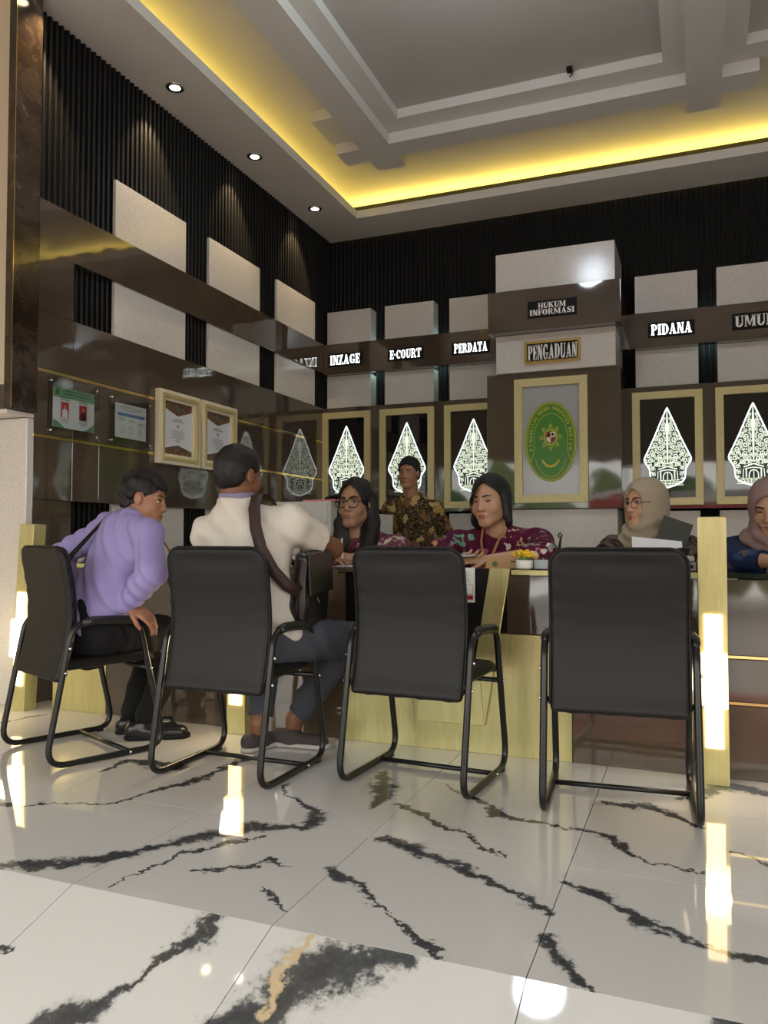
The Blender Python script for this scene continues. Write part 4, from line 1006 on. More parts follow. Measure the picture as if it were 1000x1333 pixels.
def head_prims(fat=0.0, female=False):
    w = 1 + fat; j = .9 if female else 1.0
    L = [EL((0, -.015, .03), (.075, .094, .084), k=.02), EL((0, .018, -.032), (.060 * w, .068, .080), k=.03),
         RC((-.046 * w * j, .004, -.062), (-.012, .062, -.096), .024 * w, .019, .02), RC((.046 * w * j, .004, -.062), (.012, .062, -.096), .024 * w, .019, .02),
         RC((-.010, .063, -.098), (.010, .063, -.098), .018, .018, .02),
         EL((-.036 * w, .052, -.036), (.026 * w, .026, .026), k=.02), EL((.036 * w, .052, -.036), (.026 * w, .026, .026), k=.02),
         RC((-.036, .066, .024), (.036, .066, .024), .013, .013, .014),
         EL((-.031, .092, .003), (.017, .017, .012), k=.012, sub=True), EL((.031, .092, .003), (.017, .017, .012), k=.012, sub=True),
         RC((0, .080, .014), (0, .096, -.030), .0080, .0120, .009), EL((-.0150, .089, -.034), (.0095, .011, .0085), k=.005), EL((.0150, .089, -.034), (.0095, .011, .0085), k=.005),
         RC((-.016, .076, .0135), (-.046, .070, .011), .0042, .0042, .004), RC((.016, .076, .0135), (.046, .070, .011), .0042, .0042, .004),
         EL((0, .076, -.065), (.028, .014, .016), k=.014)]
    for s in (-1, 1):
        L += [EL((s * .0775, -.006, -.002), (.0085, .019, .031), k=.006), EL((s * .089, -.001, .002), (.008, .010, .017), k=.004, sub=True)]
    r = .046 if female else .056
    L += [RC((0, -.018, -.06), (0, -.034, -.155), r, r * 1.05, .02)]
    return L
def face_parts(R, T, s, parent, brow, lipm, iris=None, closed=False, down=0.0):
    for sd in (-1, 1):
        c = R @ (V3((sd * .031, .0688, .0030)) * s) + T
        e = surface('eye', [EL(c, V3((.0140, .0095, .0040 if closed else .0072)) * s, R, k=.001)], .0016, M['eyewhite'] if not closed else M[brow], parent)
        if not closed:
            c2 = R @ (V3((sd * .031 - .002, .0758, .0028 - down)) * s) + T
            surface('iris', [EL(c2, V3((.0056, .0036, .0058)) * s, R, k=.001)], .0012, M['iris'], e).matrix_parent_inverse = Matrix.Identity(4)
            l_ = MB().tube([tuple(R @ (V3(q) * s) + T) for q in ((sd * .017, .0795, .0060), (sd * .024, .0812, .0095), (sd * .032, .0808, .0108), (sd * .040, .0775, .0095), (sd * .047, .0725, .0060))], .0016 * s, 6)
            o = l_.build('eyelashes', M['hairblack'], parent, True); o.matrix_parent_inverse = Matrix.Translation(-Vector(parent.location))
        b_ = MB().tube([tuple(R @ (V3(q) * s) + T) for q in ((sd * .012, .0845, .0240), (sd * .022, .0852, .0270), (sd * .033, .0825, .0295), (sd * .044, .0760, .0285), (sd * .053, .0675, .0240))], [.0030 * s, .0036 * s, .0036 * s, .0028 * s, .0012 * s], 7)
        o = b_.build('eyebrow', M['hairblack'], parent, True); o.matrix_parent_inverse = Matrix.Translation(-Vector(parent.location))
    lp_ = [RC((-.026, .0800, -.0655), (-.006, .0885, -.0610), .0032, .0048, .003), RC((.026, .0800, -.0655), (.006, .0885, -.0610), .0032, .0048, .003),
           RC((-.022, .0805, -.0690), (-.004, .0870, -.0720), .0035, .0054, .003), RC((.022, .0805, -.0690), (.004, .0870, -.0720), .0035, .0054, .003)]
    surface('lips', moved(lp_, R, T, s), .002, M[lipm], parent)
def hand_prims(wrist, d, palm, side, curl=.5, s=1.0, spread=.10):
    """d: direction from wrist to knuckles, palm: normal pointing out of the palm, side: +1 thumb towards cross(d,palm)"""
    d = nrm(d); n = nrm(V3(palm) - d * (V3(palm) @ d)); t = np.cross(d, n) * side; w = V3(wrist); L = []
    L.append(RC(w, w + d * .045 * s, .024 * s, .030 * s, .012, flat=(n, 1.6)))
    lens = [(.040, .024, .019), (.044, .027, .020), (.040, .025, .019), (.031, .019, .017)]
    for i, (a, b, c) in enumerate(lens):
        off = t * (.030 - .0195 * i) * s
        k0 = w + d * .030 * s + off * .7; k1 = w + d * (.085 - (.002, 0, .004, .012)[i]) * s + off
        L.append(RC(k0, k1, .0125 * s, .0105 * s, .008))
        ang = curl * .55; p = k1; dd = d + t * spread * (1 - i * .66)
        for q, ln in enumerate((a, b, c)):
            v = nrm(nrm(dd) * math.cos(ang) + n * math.sin(ang)); r0 = (.0092, .0084, .0076)[q] * s
            L.append(RC(p, p + v * ln * s, r0, r0 * .92, .003)); p = p + v * ln * s; ang += curl * .75
    b0 = w + d * .020 * s + t * .020 * s; b1 = b0 + (d * .75 + t * .8 + n * .25) * .030 * s; b2 = b1 + (d * .9 + t * .30 + n * .35 * (1 + curl)) * .030 * s; b3 = b2 + (d * .95 + t * .0 + n * .35 * (1 + curl)) * .022 * s
    L += [RC(b0, b1, .015 * s, .0115 * s, .008), RC(b1, b2, .0108 * s, .0098 * s, .003), RC(b2, b3, .0096 * s, .0085 * s, .003)]
    return L
def torso_prims(pel, chest, neck, shl, shr, F, rh, rcst, fl=1.35, k=.04):
    F = nrm(V3(F)); pel, chest, neck, shl, shr = map(V3, (pel, chest, neck, shl, shr))
    return [RC(pel, chest, rh, rcst, k, flat=(F, fl)), RC(shl, chest * .35 + neck * .65, .052, .075, k), RC(shr, chest * .35 + neck * .65, .052, .075, k), RC(chest, neck, rcst * .8, .052, k, flat=(F, 1.2)),
            RC(shl, chest, .055, rcst * .8, k, flat=(F, 1.3)), RC(shr, chest, .055, rcst * .8, k, flat=(F, 1.3))]
def folds(amp, a, b, seed=0.0, c=23.0):
    a = V3(a); b = V3(b)
    def f(P):
        u = P @ a; v = P @ b
        return amp * (np.sin(u * c * 2.1 + 2.2 * np.sin(v * 9 + seed) + seed) * (.55 + .45 * np.sin(v * 17 + 1.3 * seed)) + .5 * np.sin(u * c * 4.3 + v * 13 + seed * 2))
    return f
def hair_noise(amp, R, T, fr=120):
    def f(P):
        Q = (P - T) @ R
        return amp * (np.sin(Q[:, 0] * fr + 3 * np.sin(Q[:, 2] * 30)) + .6 * np.sin(Q[:, 1] * fr * 1.3 + 2 * np.sin(Q[:, 0] * 40)) + .4 * np.sin(Q[:, 2] * fr * .7 + Q[:, 1] * 60))
    return f
def short_hair(R, T, s, parent, top=.014, fringe=.072, nape=-.055, amp=.0022, side=.006):
    L = [EL((0, -.018, .036), (.079 + side, .099 + side, .086 + top), k=.02), EL((0, -.045, -.005), (.068, .068, .068), k=.02)]
    def post(P):
        Q = ((P - T) @ R) / s; x, y, z = Q[:, 0], Q[:, 1], Q[:, 2]
        # hairline: high on the forehead, down in front of the ears, round to the nape
        line = np.interp(y, [-.12, -.06, -.03, .015, .030, .050, .12], [nape, nape, -.020, -.012, .040, fringe, fringe + .02])
        ear = .026 - np.sqrt((y + .004) ** 2 + ((z - .000) * .8) ** 2)
        ear = np.where(np.abs(x) > .055, ear, -1)
        line = line + .006 * np.sin(x * 190 + 1) * np.sin(x * 61) + .012 * (x / .06) ** 2 * (y > .03) * -1
        return np.maximum((line - z) * s, ear * s)
    return surface('hair', moved(L, R, T, s), .0045, M['hairblack'], parent, post, hair_noise(amp, R, T))
def glasses(R, T, s, parent, m_, w=.026, h=.020, r=.0018, rnd_=False):
    mb = MB(); y = .094
    W = lambda q: tuple(R @ (V3(q) * s) + T)
    for sd in (-1, 1):
        e = 2.0 if rnd_ else 3.2; pts = []
        for a in np.linspace(0, 2 * PI, 29)[:-1]:
            ca, sa = math.cos(a), math.sin(a); pts.append(W((sd * .033 + w * math.copysign(abs(ca) ** (2 / e), ca), y - .004 * abs(ca), -.001 + h * math.copysign(abs(sa) ** (2 / e), sa))))
        mb.tube(pts, r, 6, True)
        mb.tube([W((sd * (.033 + w), y - .004, .006)), W((sd * .079, .070, .008)), W((sd * .083, .005, .006)), W((sd * .081, -.02, -.008))], r * .9, 6)
    mb.tube([W((-.008, y, .003)), W((0, y + .002, .005)), W((.008, y, .003))], r, 6)
    o = mb.build('glasses', m_, parent, True); o.matrix_parent_inverse = Matrix.Translation(-Vector(parent.location))
def world_child(o, parent): o.parent = parent; o.matrix_parent_inverse = Matrix.Translation(-Vector(parent.location)); return o

def skin(name, col): 
    m_ = mat(name, col, .45); b = bsdf(m_); b.inputs['Subsurface Weight'].default_value = .06; b.inputs['Subsurface Radius'].default_value = (.6, .25, .15); b.inputs['Subsurface Scale'].default_value = .02; return m_
M['skin_tan'] = skin('skin_tan', (.36, .17, .095)); M['skin_brown'] = skin('skin_brown', (.20, .085, .045)); M['skin_light'] = skin('skin_light', (.46, .26, .165)); M['skin_olive'] = skin('skin_olive', (.36, .20, .12))
M['lip'] = mat('lip_rose', (.30, .06, .05), .4); M['lip_dark'] = mat('lip_brown', (.22, .075, .055), .45); M['lip_red'] = mat('lip_red', (.33, .035, .035), .4)
M['eyewhite'] = mat('eye_white', (.62, .58, .54), .25); M['iris'] = mat('dark_iris', (.012, .007, .005), .15)
M['hairblack'] = mat('black_hair', (.006, .005, .005), .38, spec=.35)
_m = M['hairblack']; _t = NT(_m); _tc = _t.n('TexCoord'); _mp = _t.n('Mapping'); _mp.inputs['Scale'].default_value = (1, 1, .06); _t.l.new(_tc.outputs['Object'], _mp.inputs[0])
_nz = _t.noise(_mp.outputs[0], 420, 3); _t.l.new(_t.bump(_nz.outputs['Fac'], .6, .006), bsdf(_m).inputs['Normal'])
def cloth(name, col, rough=.85, sc=320, st=.25):
    m_ = textured(name, col, tuple(c * 1.12 for c in col), rough, sc, bumpst=st); bsdf(m_).inputs['Specular IOR Level'].default_value = .2; return m_
M['lavender'] = cloth('lavender_cotton', (.30, .26, .52)); M['tee'] = cloth('white_cotton', (.60, .56, .50)); M['trouser_black'] = cloth('black_trouser', (.010, .010, .011)); M['trouser_grey'] = cloth('grey_trouser', (.060, .064, .078))
M['hijab_beige'] = cloth('beige_crepe', (.31, .26, .19)); M['hijab_mauve'] = cloth('mauve_crepe', (.20, .135, .125)); M['collar_lilac'] = cloth('lilac_collar', (.22, .20, .30)); M['leather_black'] = mat('black_leather', (.010, .010, .010), .28)
M['strap_brown'] = mat('brown_strap', (.035, .018, .014), .6); M['shoe_brown'] = cloth('grey_brown_canvas', (.055, .045, .045)); M['shoe_sole'] = mat('pale_sole', (.40, .38, .35), .6); M['tan_strap'] = mat('tan_lanyard', (.32, .15, .06), .6)
M['wine'] = cloth('wine_cotton', (.085, .008, .030)); M['darkgreen'] = mat('dark_green_card', (.020, .026, .018), .5)
def batik(name, base, cols, scale, warp=.5, dens=.5, line=None):
    m_ = mat(name, base, .85); bsdf(m_).inputs['Specular IOR Level'].default_value = .2; t = NT(m_); tc = t.n('TexCoord')
    nz = t.noise(tc.outputs['Object'], scale * .8, 3); w = t.vmath('ADD', tc.outputs['Object'], t.vmath('MULTIPLY', t.vmath('SUBTRACT', nz.outputs['Color'], (.5, .5, .5)), (warp / scale * 3,) * 3))
    vo = t.n('TexVoronoi'); t.l.new(w, vo.inputs['Vector']); vo.inputs['Scale'].default_value = scale
    sx = t.n('SeparateColor'); t.l.new(vo.outputs['Color'], sx.inputs[0])
    stops = [(i / len(cols), c) for i, c in enumerate(cols)]
    cc = t.ramp(sx.outputs[0], stops, 'CONSTANT')
    n2 = t.noise(w, scale * 3.2, 2); rad = t.math('MULTIPLY_ADD', n2.outputs['Fac'], .5, dens - .25)
    msk = t.math('LESS_THAN', vo.outputs['Distance'], rad)
    c = t.mix(msk, base, cc)
    if line:
        v2 = t.n('TexVoronoi', feature='DISTANCE_TO_EDGE'); t.l.new(w, v2.inputs['Vector']); v2.inputs['Scale'].default_value = scale * 2.6
        c = t.mix(t.math('LESS_THAN', v2.outputs['Distance'], line[1]), c, line[0])
    t.l.new(c, bsdf(m_).inputs['Base Color']); return m_
M['batik_gold'] = batik('black_gold_batik', (.018, .012, .009), [(.35, .22, .07), (.02, .012, .008), (.42, .30, .12), (.16, .07, .03), (.03, .02, .012)], 15, .6, .58, ((.28, .19, .07), .035))
M['batik_wine'] = batik('wine_floral_batik', (.085, .007, .032), [(.50, .14, .19), (.085, .007, .032), (.24, .24, .22), (.12, .30, .20), (.085, .007, .032), (.55, .50, .46), (.10, .03, .05), (.50, .28, .12)], 18, .9, .41)
M['batik_maroon'] = batik('maroon_chain_batik', (.11, .012, .035), [(.55, .46, .40), (.11, .012, .035), (.05, .01, .02), (.50, .42, .36)], 16, .8, .40, ((.45, .38, .33), .02))
M['lace_dark'] = batik('dark_lace', (.030, .010, .010), [(.05, .02, .018), (.018, .008, .008)], 30, .4, .5)
M['batik_brown'] = batik('dark_brown_lace', (.075, .055, .045), [(.015, .008, .007), (.12, .09, .075), (.02, .010, .008), (.10, .07, .06)], 22, .5, .62)
M['batik_blue'] = batik('blue_print_cloth', (.012, .022, .060), [(.006, .008, .020), (.03, .055, .13), (.012, .02, .06), (.10, .08, .09)], 16, .6, .42)

def person(loc, label):
    r = empty('person', loc); tag(r, label, 'person'); return r
def shoe(parent, heel, toe, m_, sole, w=.040, hgt=.075, sl=.010, ankle=None):
    heel, toe = V3(heel), V3(toe); d = nrm(toe - heel); up = V3((0, 0, 1)); sd = np.cross(d, up)
    z = up * .034
    cl_ = [((0, 0, heel[2] + .004), (0, 0, -1))]
    L = [RC(heel + d * .035 + z, heel + d * .10 + z, .036, w, .02, clip=cl_), RC(heel + d * .09 + z * .95, toe - d * .045 + z * .75, w, w * .92, .02, flat=(up, 1.25), clip=cl_),
         RC(heel + d * .045 + up * .05, heel + d * .075 + up * hgt, .036, .034, .02, clip=[(heel + up * (hgt + .004), (0, 0, 1))])]
    surface('shoe', L, .0045, M[m_], parent)
    so = [RC(heel + d * .036 + up * .008, toe - d * .042 + up * .008, .039, w + .004, .01, clip=[(heel + up * (sl + .010), (0, 0, 1)), (heel + up * .0008, (0, 0, -1))])]
    surface('shoe_sole', so, .004, M[sole], parent)
UP = V3((0, 0, 1))
# ===== 1: man in lavender shirt, leaning forward on the left chair =====
p = person((-2.44, 2.72, 0), 'man in a lavender shirt leaning forward on the leftmost chair, face in profile')
Rh = face_axes((.93, .34, -.16), .05); Th = V3((-2.335, 2.925, 1.085)); hs = 1.0
F1 = nrm((.396, .918, 0)); S1 = nrm((.918, -.396, 0))
pel, chest, neck = V3((-2.44, 2.70, .515)), V3((-2.365, 2.83, .855)), V3((-2.37, 2.88, .98)); shr, shl = V3((-2.205, 2.765, .915)), V3((-2.545, 2.93, .955))
relb, rwr = V3((-2.085, 2.655, .765)), V3((-2.262, 2.725, .632)); lelb, lwr = V3((-2.80, 2.87, .82)), V3((-2.68, 2.90, .63))
torso = torso_prims(pel, chest, neck, shl, shr, F1, .150, .150)
rk, lk = V3((-2.215, 3.05, .465)), V3((-2.43, 3.17, .465)); ra, la = V3((-2.345, 2.965, .10)), V3((-2.475, 3.02, .10))
legs = [RC(pel + S1 * .08 - UP * .01, rk, .088, .060, .03), RC(pel - S1 * .08 - UP * .01, lk, .088, .060, .03), RC(rk, ra, .058, .040, .02), RC(lk, la, .058, .040, .02)]
arms = [RC(shr, relb, .050, .040, .02), RC(relb, rwr, .040, .028, .015), RC(shl, lelb, .050, .040, .02), RC(lelb, lwr, .040, .028, .015)]
body = torso + arms + legs + moved(head_prims(), Rh, Th, hs) + [RC(neck, Th + Rh @ V3((0, -.02, -.07)), .054, .054, .02)]
body += hand_prims(rwr + V3((.010, .0, -.012)), (.72, .34, -.42), (-.35, .25, -.9), -1, .62, 1.0) + hand_prims(lwr, (.2, .5, -.7), (.4, .5, .2), 1, .8, 1.0)
surface('body', body, .0058, M['skin_tan'], p); face_parts(Rh, Th, hs, p, 'hairblack', 'lip_dark')
short_hair(Rh, Th, hs, p, top=.020, fringe=.052, nape=-.045, amp=.0042, side=.008)
up_ = nrm(rwr - relb)
shirt = inflate(torso, .016) + [RC(shr, relb, .064, .060, .02), RC(relb, rwr, .060, .046, .02, clip=[(rwr - up_ * .01, up_)]), RC(shl, lelb, .064, .056, .02), RC(lelb, lwr, .056, .042, .02, clip=[(lwr - nrm(lwr - lelb) * .01, nrm(lwr - lelb))])]
for q in shirt[:1]: q['clip'] = [((0, 0, .47), (0, 0, -1))]
surface('shirt', shirt + [RC(neck - UP * .03 - F1 * .01, neck + UP * .028, .085, .068, .03, clip=[(neck + UP * .045, nrm((-.25, -.1, 1)))])], .0058, M['lavender'], p, None, folds(.0085, (.75, -.2, .62), (.5, .5, -.7), 1.0))
surface('trousers', inflate(legs, .012) + [RC(pel - UP * .02, pel + UP * .03, .150, .145, .03, flat=(F1, 1.2))], .008, M['trouser_black'], p, None, folds(.004, (.2, .9, .3), (.9, .1, .4), 2))
shoe(p, (-2.415, 2.90, .001), (-2.175, 3.055, .001), 'leather_black', 'black', .042); shoe(p, (-2.52, 2.965, .001), (-2.35, 3.19, .001), 'leather_black', 'black', .042)
lan = MB().tube([(-2.235, 2.93, .90), (-2.20, 2.98, .80), (-2.215, 2.99, .72)], .004, 6).build('lanyard', M['tan_strap'], None, True); world_child(lan, p)
kc = MB().ball((-2.212, 2.985, .695), .014, 8, 5, (1, .4, 1.2)).build('gold_charm', M['gold_strip'], None, True); world_child(kc, p)
# sling bag strap across his back
def strap(mb, pts, width, thick, nrmv):
    P = [V3(q) for q in pts]; n0 = len(mb.v); k = len(P)
    for i in range(k):
        a = P[max(i - 1, 0)]; b = P[min(i + 1, k - 1)]; d = nrm(b - a); nn = nrm(V3(nrmv[i] if isinstance(nrmv, list) else nrmv)); w_ = nrm(np.cross(d, nn)); ww = width[i] if isinstance(width, list) else width
        for u, v in ((-1, -1), (1, -1), (1, 1), (-1, 1)): mb.v.append(tuple(P[i] + w_ * u * ww / 2 + nn * v * thick / 2))
    for i in range(k - 1):
        for j in range(4): j2 = (j + 1) % 4; mb.face((n0 + i * 4 + j, n0 + i * 4 + j2, n0 + (i + 1) * 4 + j2, n0 + (i + 1) * 4 + j))
    mb.face((n0 + 3, n0 + 2, n0 + 1, n0)); e = n0 + 4 * (k - 1); mb.face((e, e + 1, e + 2, e + 3)); return mb
sg = strap(MB(), [(-2.44, 2.89, 1.025), (-2.475, 2.835, 1.005), (-2.50, 2.765, .93), (-2.545, 2.70, .84), (-2.575, 2.66, .76), (-2.575, 2.63, .68)], [.022, .022, .024, .038, .055, .05], .006, [(0, 0, 1), (-.1, -.7, .7), (-.25, -.9, .3), (-.3, -.9, .2), (-.3, -.9, .1), (-.3, -.9, 0)]).build('sling_bag', M['black'])
tag(sg, 'thin black sling bag strap across the back of the lavender shirt', 'bag')
# ===== 2: man in white top with satchel =====
p = person((-1.64, 2.76, 0), 'man in a white top seen from behind, black satchel at his right side')
Rh = face_axes((.30, .95, -.10), .0); Th = V3((-1.765, 2.815, 1.168)); F2 = V3((.05, 1, 0)) / 1.00125; S2 = V3((1, -.05, 0))
pel, chest, neck = V3((-1.635, 2.775, .515)), V3((-1.70, 2.79, .86)), V3((-1.760, 2.785, 1.035)); shl, shr = V3((-1.895, 2.79, .93)), V3((-1.520, 2.81, .965))
relb, rwr = V3((-1.452, 3.06, .868)), V3((-1.585, 3.27, .812)); lelb, lwr = V3((-1.97, 3.03, .83)), V3((-1.83, 3.27, .815))
torso = torso_prims(pel, chest, neck, shl, shr, F2, .160, .155, 1.4)
rk, lk = V3((-1.395, 3.10, .475)), V3((-1.80, 3.12, .475)); ra, la = V3((-1.655, 3.105, .115)), V3((-1.765, 2.985, .115))
legs = [RC(pel + V3((.07, 0, -.01)), rk, .092, .064, .03), RC(pel + V3((-.07, 0, -.01)), lk, .092, .064, .03), RC(rk, ra, .060, .038, .02), RC(lk, la, .060, .038, .02), RC(ra, ra + V3((-.01, 0, -.06)), .036, .036, .02), RC(la, la + V3((-.005, .0, -.06)), .036, .036, .02)]
arms = [RC(shr, relb, .054, .044, .02), RC(relb, rwr, .043, .029, .015), RC(shl, lelb, .052, .042, .02), RC(lelb, lwr, .042, .029, .015)]
body = torso + arms + legs + moved(head_prims(), Rh, Th, 1.0) + [RC(neck, Th + Rh @ V3((0, -.02, -.07)), .056, .056, .02)]
body += hand_prims(rwr, (-.55, .8, -.18), (0, .1, -1), -1, .25) + hand_prims(lwr, (.3, .9, -.18), (0, .1, -1), 1, .25)
surface('body', body, .0058, M['skin_brown'], p); face_parts(Rh, Th, 1.0, p, 'hairblack', 'lip_dark')
short_hair(Rh, Th, 1.0, p, top=.014, fringe=.055, nape=-.088, amp=.0012, side=.006)
ua, ub = nrm(relb - shr), nrm(lelb - shl)
tee = inflate(torso, .015) + [RC(shr, relb, .070, .072, .025, clip=[(shr + ua * .165, ua)]), RC(shl, lelb, .070, .068, .025, clip=[(shl + ub * .165, ub)])]
for q in tee[:1]: q['clip'] = [((0, 0, .50), (0, 0, -1))]
tee += [RC(neck - UP * .05, neck + UP * .025, .105, .084, .03, clip=[(neck + UP * .040 - F2 * .04, nrm((0, -.1, 1)))])]
surface('white_top', tee, .0058, M['tee'], p, None, folds(.0080, (.55, .1, .85), (.8, .1, -.55), 3.0, 17))
surface('shirt_collar', [RC(neck - UP * .02, neck + UP * .045, .080, .074, .01, clip=[(neck + UP * .062 - F2 * .04, nrm((0, -.1, 1)))])], .005, M['collar_lilac'], p)
lt = [RC(pel + V3((.07, 0, -.01)), rk, .105, .078, .03), RC(pel + V3((-.07, 0, -.01)), lk, .105, .078, .03), RC(rk, ra + (rk - ra) * .06, .076, .054, .02, clip=[(ra + V3((.005, 0, .035)), nrm(ra - rk))]), RC(lk, la + (lk - la) * .06, .074, .054, .02, clip=[(la + UP * .03, nrm(la - lk))]), RC(pel - UP * .02, pel + UP * .02, .16, .155, .03, flat=(F2, 1.25))]
surface('trousers', lt, .0065, M['trouser_grey'], p, None, folds(.0042, (.9, .2, .3), (.3, .9, .4), 4))
shoe(p, (-1.755, 3.075, .001), (-1.485, 3.105, .001), 'shoe_brown', 'shoe_sole', .041, .062); shoe(p, (-1.795, 2.905, .001), (-1.725, 3.165, .001), 'shoe_brown', 'shoe_sole', .041, .062)
bg = empty('satchel', (-1.435, 2.80, .58)); tag(bg, 'black leather satchel on a broad brown strap over the white top', 'bag')
def off(o): o.matrix_parent_inverse = Matrix.Translation(-Vector(bg.location)); return o
bm_ = bmesh.new(); bmesh.ops.create_cube(bm_, size=1.0)
for v in bm_.verts: v.co = (v.co.x * .095 * (1.0 if v.co.z < 0 else .72), v.co.y * .25, v.co.z * .31)
bmesh.ops.bevel(bm_, geom=bm_.edges[:], offset=.044, segments=4, affect='EDGES', profile=.6)
bmesh.ops.subdivide_edges(bm_, edges=bm_.edges[:], cuts=2, use_grid_fill=True)
for v in bm_.verts: v.co.x += .004 * math.sin(v.co.z * 38 + v.co.y * 22); v.co.y += .005 * math.sin(v.co.z * 26)
bme = bpy.data.meshes.new('bag_body'); bm_.to_mesh(bme); bm_.free()
bo = link('bag_body', bme, M['leather_black'], bg, True); bo.location = (-.030, .075, .130); bo.rotation_euler = (.06, .10, .05)
bf_ = bevel(MB().box(.040, .050, -.115, .115, -.02, .145).build('bag_flap', M['leather_black'], bg), .006, 3); bf_.location = (-.024, .072, .130); bf_.rotation_euler = (.06, -.02, .05)
MB().tube([(.045, -.03, -.03), (.052, -.02, -.05), (.045, -.01, -.06)], .004, 6).build('buckle', M['chrome'], bo)
sb_ = strap(MB(), [(-1.66, 2.90, 1.052), (-1.655, 2.83, 1.095), (-1.645, 2.755, 1.085), (-1.625, 2.70, 1.035), (-1.595, 2.66, .955), (-1.560, 2.645, .87), (-1.515, 2.655, .79), (-1.475, 2.695, .73), (-1.445, 2.75, .70)], .048, .005, [(0, .5, .8), (0, 0, 1), (.0, -.6, .8), (.1, -.9, .4), (.1, -1, .2), (.15, -1, .1), (.3, -1, .05), (.6, -.8, 0), (.8, -.6, 0)]).build('strap', M['strap_brown'], None, True); world_child(sb_, bg)

# ===== seated staff behind the counter =====
def staff(loc, label, face, T, hs, pel, chest, neck, shl, shr, F, skinm, top, arms_, elbow, wrist, handcfg, rt, fat=0.0, lipm='lip', legcol='trouser_black', rollv=0.0, sleeve=.95, closed=False, fem=True, seed=1.0, amp=.0035, down=0.0, bust=True):
    p = person(loc, label); Rh = face_axes(face, rollv); T = V3(T); F = nrm(F); sd = nrm(np.cross(F, UP))
    tor = torso_prims(pel, chest, neck, shl, shr, F, rt, rt * .95, 1.3)
    if bust: tor += [EL(V3(chest) + F * rt * .55 - UP * .045 + sd * .06, (.065, .065, .065), k=.05), EL(V3(chest) + F * rt * .55 - UP * .045 - sd * .06, (.065, .065, .065), k=.05)]
    pe = V3(pel)
    kn = [pe + F * .40 + sd * .10 + UP * .0, pe + F * .40 - sd * .10]
    legs = [RC(pe + sd * .08, kn[0], .09, .065, .03), RC(pe - sd * .08, kn[1], .09, .065, .03)] + [RC(q, V3((q[0], q[1], 0)) + F * -.02 + UP * .07, .06, .04, .02) for q in kn]
    am = []
    for s0, e0, w0 in ((shl, elbow[0], wrist[0]), (shr, elbow[1], wrist[1])): am += [RC(s0, e0, .047 + fat * .08, .040 + fat * .06, .02), RC(e0, w0, .039 + fat * .05, .026, .015)]
    body = tor + am + moved(head_prims(fat, fem), Rh, T, hs) + [RC(neck, T + Rh @ (V3((0, -.02, -.07)) * hs), .048 + fat * .05, .047, .02)]
    for w0, (d, n, sdd, cu) in zip(wrist, handcfg): body += hand_prims(w0, d, n, sdd, cu, .92)
    surface('body', body, .0052, M[skinm], p); face_parts(Rh, T, hs, p, 'hairblack', lipm, closed=closed, down=down)
    sl = []
    for s0, e0, w0 in ((shl, elbow[0], wrist[0]), (shr, elbow[1], wrist[1])):
        u = nrm(V3(w0) - V3(e0)); c = V3(e0) + (V3(w0) - V3(e0)) * sleeve
        sl += [RC(s0, e0, .062 + fat * .09, .056 + fat * .07, .02), RC(e0, w0, .055 + fat * .06, .042, .02, clip=[(c, u)])]
    surface('blouse', inflate(tor, .012) + sl, .0062, M[top], p, None, folds(amp, (.8, .1, .5), (.3, .3, .9), seed))
    surface('trousers', inflate(legs, .014) + [RC(pe, pe + UP * .03, rt, rt, .03)], .014, M[legcol], p)
    for q in kn: b_ = V3((q[0], q[1], 0)) - F * .03; shoe(p, b_ - F * .06 + UP * .001, b_ + F * .17 + UP * .001, 'leather_black', 'black', .036)
    return p, Rh, T
# 3: woman with glasses and long hair
p, Rh, T = staff((-1.62, 3.85, 0), 'woman with dark-framed glasses and long black hair, hands clasped on the counter', (-.06, -1.0, .0), (-1.655, 3.765, 1.095), 1.07, (-1.61, 3.90, .46), (-1.62, 3.86, .78), (-1.64, 3.835, .93), (-1.455, 3.86, .855), (-1.81, 3.85, .85), (-.15, -1, 0), 'skin_olive', 'batik_maroon', None,
    ((-1.40, 3.66, .83), (-1.86, 3.66, .83)), ((-1.545, 3.50, .815), (-1.665, 3.50, .815)), (((-.75, -.55, .1), (-.4, .2, -.6), 1, .75), ((.75, -.55, .1), (.4, .2, -.6), -1, .75)), .115, lipm='lip_dark', seed=2.0, sleeve=.80)
hp = moved([EL((0, -.018, .036), (.086, .106, .096), k=.02), RC((.070, -.03, .02), (.085, -.03, -.10), .034, .040, .02), RC((.085, -.03, -.10), (.095, .0, -.235), .040, .040, .02), RC((-.072, -.03, .02), (-.085, -.02, -.10), .030, .034, .02), RC((-.085, -.02, -.10), (-.075, .03, -.235), .034, .036, .02),
   RC((0, -.06, 0), (0, -.075, -.20), .065, .075, .03), RC((.05, -.05, -.12), (.07, -.04, -.24), .05, .05, .03), RC((-.05, -.05, -.12), (-.06, -.03, -.24), .05, .05, .03)], Rh, T, 1.07)
def longpost(R, T, s, fr=.070, part=0.0, half=.056, low=-.10):
    def f(P):
        Q = ((P - T) @ R) / s; x, y, z = Q[:, 0], Q[:, 1], Q[:, 2]
        # opening for the face
        w = half - np.clip((z - .02) / .07, 0, 1) ** 2 * half * .95
        e = np.minimum.reduce([w - np.abs(x - part), (fr + .02) - z, y - .010 + 0 * z, np.full_like(z, 1.0) if low is None else z - low])
        return e * s * .8
    return f
surface('hair', hp, .005, M['hairblack'], p, longpost(Rh, T, 1.07), hair_noise(.0016, Rh, T, 90))
glasses(Rh, T, 1.07, p, M['black'], .028, .022, .0022)
bb_ = surface('inner_top', [RC((-1.640, 3.80, .90), (-1.635, 3.755, .70), .04, .075, .03, flat=((-.15, -.99, 0), 1.2))], .006, M['lace_dark'], p)
